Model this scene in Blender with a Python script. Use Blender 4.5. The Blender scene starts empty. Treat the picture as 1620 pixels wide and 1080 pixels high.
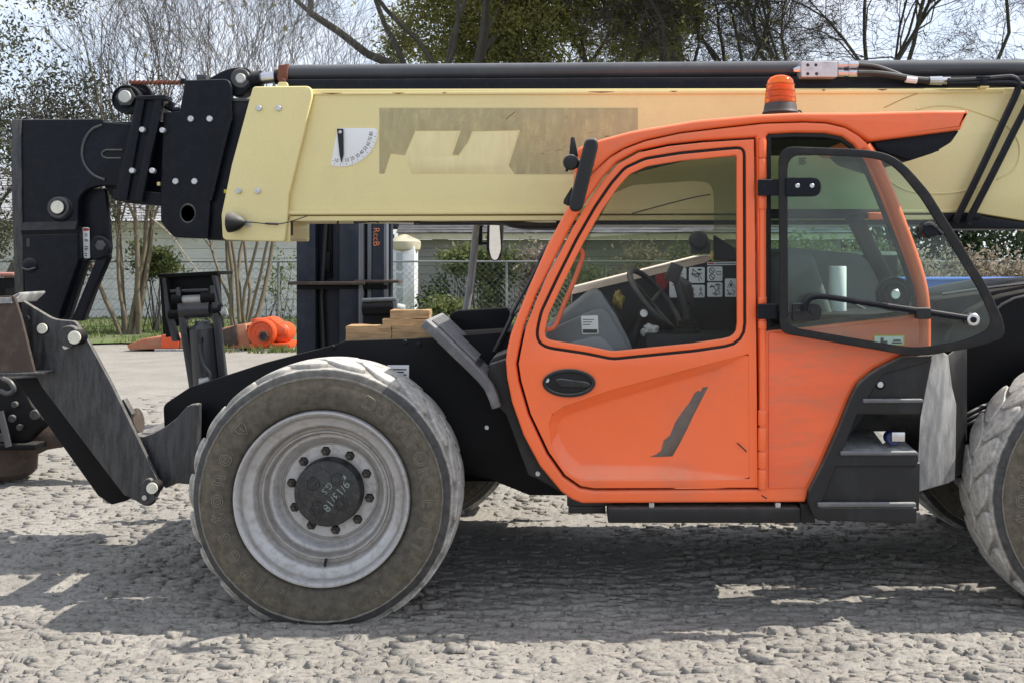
import bpy, bmesh, math, random
import numpy as np
from mathutils import Vector, Matrix
C = bpy.context
COL = C.scene.collection
# ------------------------------------------------------------------ camera, light, exposure
F, CX, CY, H = 1600.0, 900.0, 410.0, 1.8      # focal length in photo pixels, principal point, eye height
cam = bpy.data.cameras.new('camera')
cam.sensor_width = 36.0
cam.lens = 36.0 * F / 1620.0
cam.shift_x = (810 - CX) / 1620.0
cam.shift_y = -(540 - CY) / 1620.0
cam.clip_start = 0.1
cam.clip_end = 2000
camo = bpy.data.objects.new('camera', cam)
camo.location = (0, 0, H)
camo.rotation_euler = (math.radians(90), 0, 0)
COL.objects.link(camo)
C.scene.camera = camo

SUN_DIR = Vector((0.80, 0.10, 1.0)).normalized()     # towards the sun
elev = math.asin(SUN_DIR.z)
azim = math.atan2(SUN_DIR.x, SUN_DIR.y)
world = bpy.data.worlds.new('World')
C.scene.world = world
world.use_nodes = True
nt = world.node_tree
nt.nodes.clear()
wo = nt.nodes.new('ShaderNodeOutputWorld')
bg = nt.nodes.new('ShaderNodeBackground')
sky = nt.nodes.new('ShaderNodeTexSky')
sky.sky_type = 'NISHITA'
sky.sun_disc = False
sky.sun_elevation = elev
sky.sun_rotation = azim
sky.air_density = 1.0
sky.dust_density = 1.2
sky.ozone_density = 1.0
tc = nt.nodes.new('ShaderNodeTexCoord')
mp = nt.nodes.new('ShaderNodeMapping')
mp.inputs['Scale'].default_value = (1.0, 1.0, 2.2)
cn = nt.nodes.new('ShaderNodeTexNoise')
cn.inputs['Scale'].default_value = 2.3
cn.inputs['Detail'].default_value = 7
cn.inputs['Roughness'].default_value = 0.58
cr = nt.nodes.new('ShaderNodeValToRGB')
cr.color_ramp.elements[0].position = 0.36
cr.color_ramp.elements[1].position = 0.62
cr.color_ramp.elements[0].color = (0.28, 0.28, 0.28, 1)
cr.color_ramp.elements[1].color = (0.95, 0.95, 0.95, 1)
cm = nt.nodes.new('ShaderNodeMixRGB')
cm.inputs['Color2'].default_value = (6.2, 6.6, 7.4, 1)    # thin bright overcast
nt.links.new(tc.outputs['Generated'], mp.inputs['Vector'])
nt.links.new(mp.outputs['Vector'], cn.inputs['Vector'])
nt.links.new(cn.outputs['Fac'], cr.inputs['Fac'])
nt.links.new(cr.outputs['Color'], cm.inputs['Fac'])
nt.links.new(sky.outputs['Color'], cm.inputs['Color1'])
nt.links.new(cm.outputs['Color'], bg.inputs['Color'])
bg.inputs['Strength'].default_value = 0.118
nt.links.new(bg.outputs['Background'], wo.inputs['Surface'])

sl = bpy.data.lights.new('sun', 'SUN')
sl.energy = 4.4
sl.angle = math.radians(0.53)
sl.color = (1.0, 0.95, 0.87)
so = bpy.data.objects.new('sun', sl)
so.rotation_euler = SUN_DIR.to_track_quat('Z', 'Y').to_euler()
so.location = (20, 5, 30)
COL.objects.link(so)
vs = C.scene.view_settings
C.scene.display_settings.display_device = 'sRGB'
vs.view_transform = 'Standard'
vs.look = 'None'
vs.exposure = 0.66
vs.gamma = 1.0
vs.use_curve_mapping = False
cy = C.scene.cycles
cy.max_bounces = 8
cy.transparent_max_bounces = 16

# ------------------------------------------------------------------ materials
MATS = {}
def M(name, col, rough=0.5, metal=0.0, dirt=None, dscale=4.0, damt=0.5, dthr=0.5, bump=0.0, bscale=120.0,
      var=0.12, dust_sun=0.0, dust_sun_col=(0.38, 0.35, 0.31), spec=0.5, stretch=None, coat=0.0, fine=None, bump2=None):
    m = bpy.data.materials.new(name)
    m.use_nodes = True
    n, l = m.node_tree.nodes, m.node_tree.links
    b = n['Principled BSDF']
    b.inputs['Roughness'].default_value = rough
    b.inputs['Metallic'].default_value = metal
    b.inputs['Specular IOR Level'].default_value = spec
    b.inputs['Coat Weight'].default_value = coat
    t = n.new('ShaderNodeTexCoord')
    vec = t.outputs['Object']
    if stretch:
        mpn = n.new('ShaderNodeMapping')
        mpn.inputs['Scale'].default_value = stretch
        l.new(vec, mpn.inputs['Vector'])
        svec = mpn.outputs['Vector']
    else:
        svec = vec
    def noise(sc, det=6, ro=0.6, v=None):
        x = n.new('ShaderNodeTexNoise')
        x.inputs['Scale'].default_value = sc
        x.inputs['Detail'].default_value = det
        x.inputs['Roughness'].default_value = ro
        l.new(v or svec, x.inputs['Vector'])
        return x.outputs['Fac']
    def ramp(fac, p0, p1, c0=0.0, c1=1.0):
        r = n.new('ShaderNodeMapRange')
        r.inputs['From Min'].default_value = p0
        r.inputs['From Max'].default_value = p1
        r.inputs['To Min'].default_value = c0
        r.inputs['To Max'].default_value = c1
        l.new(fac, r.inputs['Value'])
        return r.outputs['Result']
    def mix(fac, c1, c2, mode='MIX'):
        x = n.new('ShaderNodeMixRGB')
        x.blend_type = mode
        for sock, v in (('Fac', fac), ('Color1', c1), ('Color2', c2)):
            if hasattr(v, 'links') or hasattr(v, 'is_linked'):
                l.new(v, x.inputs[sock])
            elif sock == 'Fac':
                x.inputs[sock].default_value = v
            else:
                x.inputs[sock].default_value = (*v, 1)
        return x.outputs['Color']
    c = mix(ramp(noise(dscale * 0.7), 0.3, 0.7), tuple(v * (1 - var) for v in col), tuple(min(1, v * (1 + var)) for v in col))
    if dirt:
        d = ramp(noise(dscale, 8, 0.68), dthr, dthr + 0.2, 0, damt)
        c = mix(d, c, dirt)
        rr = ramp(d, 0, 1, rough, min(1, rough + 0.3))
        l.new(rr, b.inputs['Roughness'])
    if fine:
        c = mix(ramp(noise(fine[0], 4, 0.7, vec), 0.5, 0.62, 0, fine[1]), c, fine[2])
    if dust_sun:  # upward faces tinted: dust; on the orange, sunlight put into the colour
        g = n.new('ShaderNodeNewGeometry')
        s = n.new('ShaderNodeSeparateXYZ')
        l.new(g.outputs['Normal'], s.inputs['Vector'])
        up = ramp(s.outputs['Z'], 0.1, 0.9, 0, dust_sun)
        nn = n.new('ShaderNodeMath'); nn.operation = 'MULTIPLY'
        l.new(up, nn.inputs[0]); l.new(ramp(noise(dscale * 3), 0.3, 0.6, 0.5, 1), nn.inputs[1])
        c = mix(nn.outputs[0], c, dust_sun_col)
    l.new(c, b.inputs['Base Color'])
    if bump2:
        b2p = n.new('ShaderNodeBump'); b2p.inputs['Strength'].default_value = 0.9; b2p.inputs['Distance'].default_value = bump2[1]
        l.new(noise(bump2[0], 5, 0.62, vec), b2p.inputs['Height'])
        l.new(b2p.outputs['Normal'], b.inputs['Normal'])
    if bump:
        bp = n.new('ShaderNodeBump')
        bp.inputs['Strength'].default_value = bump
        bp.inputs['Distance'].default_value = 0.004
        l.new(noise(bscale, 5, 0.6, vec), bp.inputs['Height'])
        if bump2: l.new(b2p.outputs['Normal'], bp.inputs['Normal'])
        l.new(bp.outputs['Normal'], b.inputs['Normal'])
    MATS[name] = m
    return m

def glass(name, tint, dusty=0.05, rough=0.01, ior=1.2):
    m = bpy.data.materials.new(name)
    m.use_nodes = True
    n, l = m.node_tree.nodes, m.node_tree.links
    n.clear()
    out = n.new('ShaderNodeOutputMaterial')
    tr = n.new('ShaderNodeBsdfTransparent'); tr.inputs['Color'].default_value = (*tint, 1)
    gl = n.new('ShaderNodeBsdfGlossy'); gl.inputs['Roughness'].default_value = rough
    df = n.new('ShaderNodeBsdfDiffuse'); df.inputs['Color'].default_value = (0.45, 0.43, 0.40, 1)
    t = n.new('ShaderNodeTexCoord')
    no = n.new('ShaderNodeTexNoise'); no.inputs['Scale'].default_value = 5; no.inputs['Detail'].default_value = 8
    l.new(t.outputs['Object'], no.inputs['Vector'])
    mr = n.new('ShaderNodeMapRange')
    mr.inputs['From Min'].default_value = 0.3; mr.inputs['From Max'].default_value = 0.75
    mr.inputs['To Min'].default_value = dusty * 0.3; mr.inputs['To Max'].default_value = dusty * 1.7
    l.new(no.outputs['Fac'], mr.inputs['Value'])
    fr = n.new('ShaderNodeFresnel'); fr.inputs['IOR'].default_value = ior
    m1 = n.new('ShaderNodeMixShader'); m2 = n.new('ShaderNodeMixShader')
    l.new(mr.outputs['Result'], m1.inputs[0]); l.new(tr.outputs[0], m1.inputs[1]); l.new(df.outputs[0], m1.inputs[2])
    l.new(fr.outputs[0], m2.inputs[0]); l.new(m1.outputs[0], m2.inputs[1]); l.new(gl.outputs[0], m2.inputs[2])
    l.new(m2.outputs[0], out.inputs['Surface'])
    return m

ORANGE = M('orange_paint', (0.91, 0.148, 0.036), 0.32, coat=0.15, dirt=(0.56, 0.15, 0.075), dscale=3, damt=0.42, dthr=0.5, var=0.05, dust_sun=0.6, dust_sun_col=(0.80, 0.36, 0.20), bump=0.03, bscale=60, fine=(140, 0.12, (0.45, 0.2, 0.12)))  # sunlight on recess band and roof edge put into colour of upward faces
ORANGE_D = M('orange_paint_dusty', (0.84, 0.135, 0.042), 0.38, coat=0.25, dirt=(0.40, 0.17, 0.11), dscale=5, damt=0.5, dthr=0.45, var=0.08, stretch=(0.7, 1, 2.5), bump=0.05, bscale=90)
ORANGE_SUN = M('sunlit_orange_hood_colour', (0.88, 0.72, 0.58), 0.5)  # orange hood with the sunlight put into its colour as pale peach
CREAM = M('cream_boom_paint', (0.75, 0.645, 0.31), 0.38, dirt=(0.56, 0.48, 0.26), dscale=2.2, damt=0.28, dthr=0.52, var=0.04, bump=0.04, bscale=40, fine=(90, 0.15, (0.45, 0.36, 0.17)))
RESID = M('decal_residue', (0.40, 0.34, 0.175), 0.6, dirt=(0.60, 0.51, 0.25), dscale=7, damt=0.65, dthr=0.5, stretch=(3.5, 1, 1.2), var=0.12)
RESID2 = M('decal_scuff', (0.50, 0.435, 0.23), 0.6, dirt=(0.66, 0.56, 0.27), dscale=10, damt=0.5, dthr=0.5, var=0.1)
SCUFFY = M('pale_scuffed_cream', (0.75, 0.65, 0.34), 0.55, dirt=(0.40, 0.33, 0.15), dscale=6, damt=0.5, dthr=0.58, stretch=(5, 1, 1.0), var=0.06)
BLACK = M('black_boom_paint', (0.006, 0.0075, 0.012), 0.40, spec=0.16, dirt=(0.018, 0.022, 0.024), dscale=5, damt=0.4, dthr=0.55, dust_sun=0.25, bump=0.04, bscale=60, fine=(26, 0.14, (0.03, 0.03, 0.032)))
BLACKC = M('black_chassis_paint', (0.0055, 0.0055, 0.0065), 0.5, spec=0.14, dirt=(0.015, 0.014, 0.013), dscale=4, damt=0.5, dthr=0.55, dust_sun=0.12, bump=0.05, bscale=70)
PLASTIC = M('black_plastic', (0.013, 0.013, 0.014), 0.5, spec=0.35, dirt=(0.055, 0.055, 0.054), dscale=6, damt=0.45, dthr=0.52, dust_sun=0.5, bump=0.08, bscale=180, stretch=(1, 1, 0.5))
RUBBER = M('black_seal_rubber', (0.010, 0.010, 0.011), 0.6, spec=0.35, dirt=(0.10, 0.07, 0.05), dscale=9, damt=0.3)
DUSTYSTEEL = M('streaked_black_steel', (0.015, 0.016, 0.018), 0.42, dirt=(0.085, 0.085, 0.085), dscale=5, damt=0.55, dthr=0.42, stretch=(7, 3, 1.0), dust_sun=0.5, bump=0.08, bscale=90, fine=(60, 0.12, (0.10, 0.10, 0.097)))
GREYDUST = M('dusty_grey_guard', (0.21, 0.21, 0.21), 0.6, dirt=(0.42, 0.415, 0.40), dscale=6, damt=0.7, dthr=0.42, stretch=(4, 4, 1), bump=0.08, bscale=80)
GUARDTOP = M('grey_mudguard_plastic', (0.10, 0.10, 0.105), 0.55, dirt=(0.28, 0.28, 0.28), dscale=7, damt=0.5, dust_sun=0.6, dust_sun_col=(0.42, 0.41, 0.40))
CHROME = M('bare_steel', (0.62, 0.62, 0.63), 0.28, 1.0, dirt=(0.35, 0.33, 0.30), dscale=12, damt=0.4)
PINW = M('zinc_pin', (0.48, 0.48, 0.45), 0.45, 0.3, dirt=(0.35, 0.33, 0.28), dscale=30, damt=0.5)
BOLTM = M('zinc_bolt', (0.55, 0.56, 0.57), 0.38, 0.5, dirt=(0.25, 0.22, 0.18), dscale=40, damt=0.5)
MIRROR = M('mirror_glass', (0.9, 0.9, 0.9), 0.02, 1.0, var=0.0)
RUST = M('rusty_steel', (0.050, 0.034, 0.026), 0.8, dirt=(0.12, 0.095, 0.078), dscale=8, damt=0.6, bump=0.25, bscale=60)
REDRUST = M('rusted_strap', (0.17, 0.055, 0.03), 0.75, dirt=(0.08, 0.04, 0.03), dscale=14, damt=0.6)
CYL = M('cylinder_grey_paint', (0.035, 0.036, 0.040), 0.32, dirt=(0.12, 0.115, 0.11), dscale=4, damt=0.4, dust_sun=0.35)
ALU = M('aluminium_block', (0.55, 0.55, 0.56), 0.42, 0.6, dirt=(0.3, 0.28, 0.25), dscale=20, damt=0.4)
HOSE = M('hydraulic_hose', (0.016, 0.016, 0.017), 0.45, dust_sun=0.3)
WHITE = M('white_label', (0.78, 0.79, 0.78), 0.5, var=0.03)
PRINT = M('black_print', (0.03, 0.03, 0.03), 0.6, var=0.0)
REDP = M('red_print', (0.45, 0.04, 0.03), 0.6, var=0.0)
YELLOWP = M('yellow_label', (0.62, 0.50, 0.03), 0.5, var=0.05)
SCRAPE = M('bare_scraped_patch', (0.12, 0.095, 0.08), 0.6, dirt=(0.22, 0.17, 0.13), dscale=30, damt=0.5)
DASH = M('grey_dashboard_plastic', (0.15, 0.165, 0.175), 0.6, dirt=(0.3, 0.3, 0.28), dscale=6, damt=0.3, dust_sun=0.3)
DASHL = M('light_dashboard_plastic', (0.28, 0.29, 0.30), 0.6)
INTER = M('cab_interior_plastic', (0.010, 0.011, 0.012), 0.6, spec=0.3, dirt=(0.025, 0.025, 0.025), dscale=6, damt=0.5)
SEATF = M('seat_fabric', (0.085, 0.100, 0.096), 0.9, bump=0.2, bscale=300)
REDF = M('red_fabric', (0.25, 0.012, 0.012), 0.8)
AMBER_IN = M('beacon_reflector', (0.75, 0.25, 0.05), 0.3, 0.3)
WOOD = M('rough_sawn_timber', (0.44, 0.28, 0.14), 0.85, dirt=(0.17, 0.10, 0.05), dscale=9, damt=0.7, dthr=0.46, stretch=(1, 8, 8), bump=0.3, bscale=80)
NAVY = M('navy_mast_paint', (0.012, 0.016, 0.027), 0.45, spec=0.3, dirt=(0.06, 0.06, 0.065), dscale=3, damt=0.5, dust_sun=0.3)
MASTG = M('grey_mast_channel', (0.14, 0.15, 0.165), 0.4, 0.3, dirt=(0.07, 0.07, 0.07), dscale=5, damt=0.5, stretch=(3, 3, 0.6))
LETTERO = M('orange_lettering', (0.55, 0.17, 0.06), 0.6)
MOWER = M('faded_orange_mower', (0.62, 0.075, 0.012), 0.5, dirt=(0.25, 0.12, 0.08), dscale=4, damt=0.55, dthr=0.52)
MOWERF = M('sun_bleached_mower_deck', (0.36, 0.13, 0.07), 0.7, dirt=(0.30, 0.22, 0.14), dscale=5, damt=0.7, dthr=0.45)
BLUEP = M('blue_trailer_paint', (0.035, 0.12, 0.42), 0.4, dirt=(0.2, 0.3, 0.45), dscale=3, damt=0.3)
SIDING = M('white_wall_plank', (0.86, 0.855, 0.84), 0.75, dirt=(0.55, 0.55, 0.54), dscale=1.2, damt=0.4, stretch=(1, 1, 3))
SIDING_G = M('grey_wall_plank', (0.30, 0.295, 0.28), 0.8, dirt=(0.20, 0.19, 0.17), dscale=1.2, damt=0.4)
FASCIA = M('cream_fascia', (0.55, 0.50, 0.36), 0.7)
SHINGLE = M('grey_roof_shingle', (0.115, 0.115, 0.12), 0.9, spec=0.2, dirt=(0.07, 0.07, 0.07), dscale=2.5, damt=0.6, stretch=(1, 1, 1), bump=0.4, bscale=25)
SHINGLE_L = M('pale_roof_shingle', (0.40, 0.40, 0.41), 0.9, dirt=(0.28, 0.28, 0.28), dscale=2.5, damt=0.6)
WHITEP = M('white_house_paint', (0.74, 0.75, 0.76), 0.6, dirt=(0.5, 0.5, 0.48), dscale=3, damt=0.4)
GALV = M('galvanised_wire', (0.24, 0.25, 0.25), 0.5, 0.5)
BARK_P = M('pale_bark', (0.15, 0.122, 0.082), 0.85, dirt=(0.065, 0.062, 0.042), dscale=6, damt=0.7, stretch=(3, 3, 0.8))
BARK_D = M('dark_bark', (0.07, 0.063, 0.05), 0.9, dirt=(0.10, 0.095, 0.075), dscale=4, damt=0.5)
BARK_G = M('grey_twig', (0.085, 0.076, 0.066), 0.9, dirt=(0.14, 0.127, 0.11), dscale=3, damt=0.5)
def leafmat(name, a, b2, sc=1.5, trans=0.45):
    m = M(name, a, 0.55, dirt=b2, dscale=sc, damt=0.9, dthr=0.42, var=0.3)
    n, l = m.node_tree.nodes, m.node_tree.links
    bs = n['Principled BSDF']
    tr = n.new('ShaderNodeBsdfTranslucent'); mx = n.new('ShaderNodeMixShader'); mx.inputs[0].default_value = trans
    l.new(bs.inputs['Base Color'].links[0].from_socket, tr.inputs['Color'])
    l.new(bs.outputs[0], mx.inputs[1]); l.new(tr.outputs[0], mx.inputs[2])
    l.new(mx.outputs[0], n['Material Output'].inputs['Surface'])
    return m
LEAF_E = leafmat('evergreen_leaf', (0.075, 0.082, 0.048), (0.12, 0.125, 0.075))
LEAF_O = leafmat('oak_leaf', (0.30, 0.30, 0.10), (0.43, 0.40, 0.14), 0.6, 0.55)
LEAF_B = leafmat('bush_leaf', (0.09, 0.12, 0.035), (0.22, 0.24, 0.09), 2.0)
LEAF_D = leafmat('dark_hedge_leaf', (0.025, 0.045, 0.018), (0.07, 0.10, 0.04), 1.0)
DRY = leafmat('dry_brush', (0.22, 0.18, 0.13), (0.36, 0.31, 0.24), 2.0)
GRASSM = leafmat('grass_blade', (0.10, 0.16, 0.035), (0.20, 0.22, 0.07), 1.2)
GLASS = glass('cab_glass', (0.96, 0.975, 0.965), 0.004)
GLASS_T = glass('tinted_glass', (0.70, 0.73, 0.62), 0.012)
GLASS_R = glass('rear_door_glass', (0.88, 0.975, 0.945), 0.035, 0.01, 1.42)

# ------------------------------------------------------------------ geometry helpers
def W(x, y, Y):
    return Vector(((x - CX) * Y / F, Y, H + (CY - y) * Y / F))

def link(name, me, parent=None, smooth=35):
    o = bpy.data.objects.new(name, me)
    if name in ('label_print', 'gauge_ticks', 'drain_slots', 'glass_stamp', 'leaf_chain'): o['kind'] = 'stuff'
    COL.objects.link(o)
    if smooth and len(me.polygons):
        me.polygons.foreach_set('use_smooth', [True] * len(me.polygons))
        me.set_sharp_from_angle(angle=math.radians(smooth))
    if parent is not None:
        o.parent = parent
        o.matrix_parent_inverse = Matrix.Translation(-world_loc(parent))
    return o

def world_loc(o):
    v = Vector((0, 0, 0))
    while o is not None:
        v = v + o.location + o.matrix_parent_inverse.translation
        o = o.parent
    return v

def empty(name, loc, parent=None):
    o = bpy.data.objects.new(name, None)
    o.empty_display_size = 0.2
    COL.objects.link(o)
    o.location = loc
    if parent is not None:
        o.parent = parent
        o.matrix_parent_inverse = Matrix.Translation(-world_loc(parent))
    return o

def tag(o, label=None, cat=None, group=None, kind=None):
    if label: o['label'] = label
    if cat: o['category'] = cat
    if group: o['group'] = group
    if kind: o['kind'] = kind
    return o

def thing(name, label, cat, loc, group=None):
    return tag(empty(name, loc), label, cat, group)

def R(pts, r=0.0, n=4):
    """round the corners of a closed polygon; a point may carry its own radius"""
    out = []
    N = len(pts)
    for i in range(N):
        p = pts[i]
        rr = p[2] if len(p) > 2 else r
        v = Vector((p[0], p[1])); a = Vector(pts[i - 1][:2]); b = Vector(pts[(i + 1) % N][:2])
        if rr <= 0:
            out.append((v.x, v.y)); continue
        da, db = (a - v), (b - v)
        d1 = min(rr, da.length * 0.5); d2 = min(rr, db.length * 0.5)
        s = v + da.normalized() * d1; e = v + db.normalized() * d2
        for k in range(n + 1):
            t = k / n
            q = s * (1 - t) ** 2 + v * 2 * t * (1 - t) + e * t * t
            if not out or (Vector(out[-1]) - q).length > 1e-4:
                out.append((q.x, q.y))
    if (Vector(out[0]) - Vector(out[-1])).length < 1e-3:
        out.pop()
    return out

def ell(x, y, rx, ry=None, n=32):
    ry = ry or rx
    return [(x + rx * math.cos(2 * math.pi * k / n), y + ry * math.sin(2 * math.pi * k / n)) for k in range(n)]

def plate_mesh(name, loops, Y, t, bev=0.004, res=2):
    cu = bpy.data.curves.new('outline', 'CURVE')
    cu.dimensions = '2D'
    cu.fill_mode = 'BOTH'
    bev = min(bev, t * 0.45)
    cu.extrude = max(0.0001, t / 2 - bev)
    cu.bevel_depth = bev
    cu.bevel_resolution = res
    cu.offset = -bev
    for lp in loops:
        sp = cu.splines.new('POLY')
        sp.points.add(len(lp) - 1)
        for i, p in enumerate(lp):
            w = W(p[0], p[1], Y)
            sp.points[i].co = (w.x, w.z, 0, 1)
        sp.use_cyclic_u = True
    o = bpy.data.objects.new('outline', cu)
    me = bpy.data.meshes.new_from_object(o)
    bpy.data.objects.remove(o)
    bpy.data.curves.remove(cu)
    n = len(me.vertices)
    co = np.empty(n * 3, 'f')
    me.vertices.foreach_get('co', co)
    co = co.reshape(-1, 3)
    new = np.stack([co[:, 0], Y + t / 2 - co[:, 2], co[:, 1]], 1)
    me.vertices.foreach_set('co', new.ravel())
    bm = bmesh.new(); bm.from_mesh(me)
    bmesh.ops.remove_doubles(bm, verts=bm.verts, dist=0.0002)
    bm.to_mesh(me); bm.free()
    me.name = name
    me.materials.clear()
    return me

def plate(name, loops, Y, t, mat, parent=None, bev=0.004, res=2):
    if loops and not isinstance(loops[0], list):
        loops = [loops]
    me = plate_mesh(name, loops, Y, t, bev, res)
    me.materials.append(mat)
    return link(name, me, parent)

def text_pts(s, size, ext=0.0):
    cu = bpy.data.curves.new('txt', 'FONT')
    cu.body = s
    cu.size = size
    cu.extrude = ext
    cu.align_x = 'CENTER'
    cu.align_y = 'CENTER'
    cu.resolution_u = 2
    o = bpy.data.objects.new('txt', cu)
    me = bpy.data.meshes.new_from_object(o)
    bpy.data.objects.remove(o); bpy.data.curves.remove(cu)
    me.materials.clear()
    return me

def text(name, s, x, y, Y, hpx, mat, parent, rot=0.0, ext=0.0005, wide=1.0):
    """flat lettering facing the camera, centred on a photo pixel at depth Y"""
    me = text_pts(s, hpx * Y / F * 1.38, ext)
    c, sn = math.cos(rot), math.sin(rot)
    o = W(x, y, Y)
    for v in me.vertices:
        a, b2 = v.co.x * wide, v.co.y
        v.co = (o.x + a * c - b2 * sn, o.y - v.co.z, o.z + a * sn + b2 * c)
    me.materials.append(mat)
    return link(name, me, parent, 0)

def text_outline(s, size, r):
    cu = bpy.data.curves.new('txt', 'FONT')
    cu.body = s; cu.size = size; cu.align_x = 'CENTER'; cu.align_y = 'CENTER'; cu.resolution_u = 3
    cu.fill_mode = 'NONE'; cu.bevel_depth = r; cu.bevel_resolution = 0
    o = bpy.data.objects.new('txt', cu)
    me = bpy.data.meshes.new_from_object(o)
    bpy.data.objects.remove(o); bpy.data.curves.remove(cu)
    me.materials.clear()
    return me

class MB:
    def __init__(s):
        s.v, s.f = [], []
    def add(s, vs, fs):
        k = len(s.v)
        s.v.extend([tuple(x) for x in vs])
        s.f.extend([tuple(i + k for i in f) for f in fs])
        return s
    def box(s, c, d, rot=None):
        c = Vector(c)
        vs = []
        for sx in (-1, 1):
            for sy in (-1, 1):
                for sz in (-1, 1):
                    p = Vector((sx * d[0] / 2, sy * d[1] / 2, sz * d[2] / 2))
                    if rot is not None: p = rot @ p
                    vs.append(c + p)
        return s.add(vs, [(0, 1, 3, 2), (4, 6, 7, 5), (0, 4, 5, 1), (2, 3, 7, 6), (0, 2, 6, 4), (1, 5, 7, 3)])
    def pbox(s, x0, y0, x1, y1, Y, t):
        a, b2 = W(x0, y1, Y), W(x1, y0, Y)
        return s.box(((a.x + b2.x) / 2, Y + t / 2, (a.z + b2.z) / 2), (b2.x - a.x, t, b2.z - a.z))
    def prism(s, pts, vec):
        n = len(pts); vec = Vector(vec)
        vs = [Vector(p) for p in pts] + [Vector(p) + vec for p in pts]
        fs = [tuple(range(n)), tuple(range(2 * n - 1, n - 1, -1))]
        fs += [(i, (i + 1) % n + 0, (i + 1) % n + n, i + n) for i in range(n)]
        fs = [fs[0], fs[1]] + [tuple(reversed(f)) for f in fs[2:]]
        return s.add(vs, fs)
    def tube(s, path, r, n=8, caps=True):
        path = [Vector(p) for p in path]
        rs = r if isinstance(r, (list, tuple)) else [r] * len(path)
        vs, fs = [], []
        up = None
        for i, p in enumerate(path):
            d = (path[min(i + 1, len(path) - 1)] - path[max(i - 1, 0)]).normalized()
            if up is None:
                up = Vector((0, 0, 1)) if abs(d.z) < 0.9 else Vector((1, 0, 0))
            a = d.cross(up).normalized()
            up = a.cross(d).normalized()
            for k in range(n):
                t = 2 * math.pi * k / n
                vs.append(p + (a * math.cos(t) + up * math.sin(t)) * rs[i])
        for i in range(len(path) - 1):
            for k in range(n):
                k2 = (k + 1) % n
                fs.append((i * n + k, i * n + k2, (i + 1) * n + k2, (i + 1) * n + k))
        if caps:
            fs.append(tuple(range(n - 1, -1, -1)))
            fs.append(tuple(range((len(path) - 1) * n, len(path) * n)))
        return s.add(vs, fs)
    def lathe(s, prof, c, axis='Y', n=48, sq=1.0, close=False):
        """prof: (radius, distance along axis)"""
        c = Vector(c); vs, fs = [], []
        for r, d in prof:
            for k in range(n):
                t = 2 * math.pi * k / n
                a, b2 = r * math.cos(t), r * sq * math.sin(t)
                if axis == 'Y': vs.append(c + Vector((a, d, b2)))
                elif axis == 'Z': vs.append(c + Vector((a, b2, d)))
                else: vs.append(c + Vector((d, a, b2)))
        m = len(prof)
        for i in range(m - 1 if not close else m):
            j = (i + 1) % m
            for k in range(n):
                k2 = (k + 1) % n
                f = (i * n + k, i * n + k2, j * n + k2, j * n + k)
                fs.append(f)
        if not close:
            if prof[0][0] > 1e-6: fs.append(tuple(range(n - 1, -1, -1)))
            if prof[-1][0] > 1e-6: fs.append(tuple(range((m - 1) * n, m * n)))
        return s.add(vs, fs)
    def mesh(s, name, mat):
        me = bpy.data.meshes.new(name)
        me.from_pydata(s.v, [], s.f)
        bm = bmesh.new(); bm.from_mesh(me)
        bmesh.ops.remove_doubles(bm, verts=bm.verts, dist=1e-5)
        bmesh.ops.dissolve_degenerate(bm, edges=bm.edges, dist=1e-6)
        bmesh.ops.recalc_face_normals(bm, faces=bm.faces)
        bm.to_mesh(me); bm.free()
        me.materials.append(mat)
        return me
    def build(s, name, mat, parent=None, bev=0.0, seg=2, smooth=35):
        me = s.mesh(name, mat)
        if bev:
            bm = bmesh.new(); bm.from_mesh(me)
            es = [e for e in bm.edges if len(e.link_faces) == 2 and e.calc_face_angle(0) > math.radians(25)]
            bmesh.ops.bevel(bm, geom=es, offset=bev, segments=seg, affect='EDGES', profile=0.5, clamp_overlap=True)
            bm.to_mesh(me); bm.free()
        return link(name, me, parent, smooth)

def curve_pts(pts, n=6):
    """Catmull-Rom through 3-D points"""
    P = [Vector(p) for p in pts]
    P = [P[0] * 2 - P[1]] + P + [P[-1] * 2 - P[-2]]
    out = []
    for i in range(1, len(P) - 2):
        for k in range(n):
            t = k / n
            a, b2, c, d = P[i - 1], P[i], P[i + 1], P[i + 2]
            out.append(0.5 * ((2 * b2) + (c - a) * t + (2 * a - 5 * b2 + 4 * c - d) * t * t + (3 * b2 - a - 3 * c + d) * t ** 3))
    out.append(P[-2])
    return out

def pxpath(pts, Y):
    return [W(p[0], p[1], p[2] if len(p) > 2 else Y) for p in pts]

def pin(name, x, y, Y, rpx, ln, mat, parent, n=24, bev=0.15):
    """round pin or bolt head: front face at depth Y, running back ln metres"""
    r = rpx * Y / F
    c = W(x, y, Y)
    return MB().lathe([(0, 0), (r * (1 - bev), 0), (r, r * bev), (r, ln)], c, 'Y', n).build(name, mat, parent)
# ================================================================== SETTING
def vnoise(x, y, seed):
    xi, yi = np.floor(x).astype(np.int64), np.floor(y).astype(np.int64)
    fx, fy = x - xi, y - yi
    def h(a, b2):
        v = (a * 374761393 + b2 * 668265263 + seed * 1442695041) & 0xFFFFFFFF
        v = ((v ^ (v >> 13)) * 1274126177) & 0xFFFFFFFF
        return ((v ^ (v >> 16)) & 0xFFFF) / 65535.0
    ux, uy = fx * fx * (3 - 2 * fx), fy * fy * (3 - 2 * fy)
    return (h(xi, yi) * (1 - ux) + h(xi + 1, yi) * ux) * (1 - uy) + (h(xi, yi + 1) * (1 - ux) + h(xi + 1, yi + 1) * ux) * uy
def fbm(x, y, seed, o=4):
    s, a, t = 0, 1.0, 0
    for i in range(o):
        s = s + a * vnoise(x * 2 ** i + 17.3 * i, y * 2 ** i - 9.1 * i, seed + i); t += a; a *= 0.5
    return s / t
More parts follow.
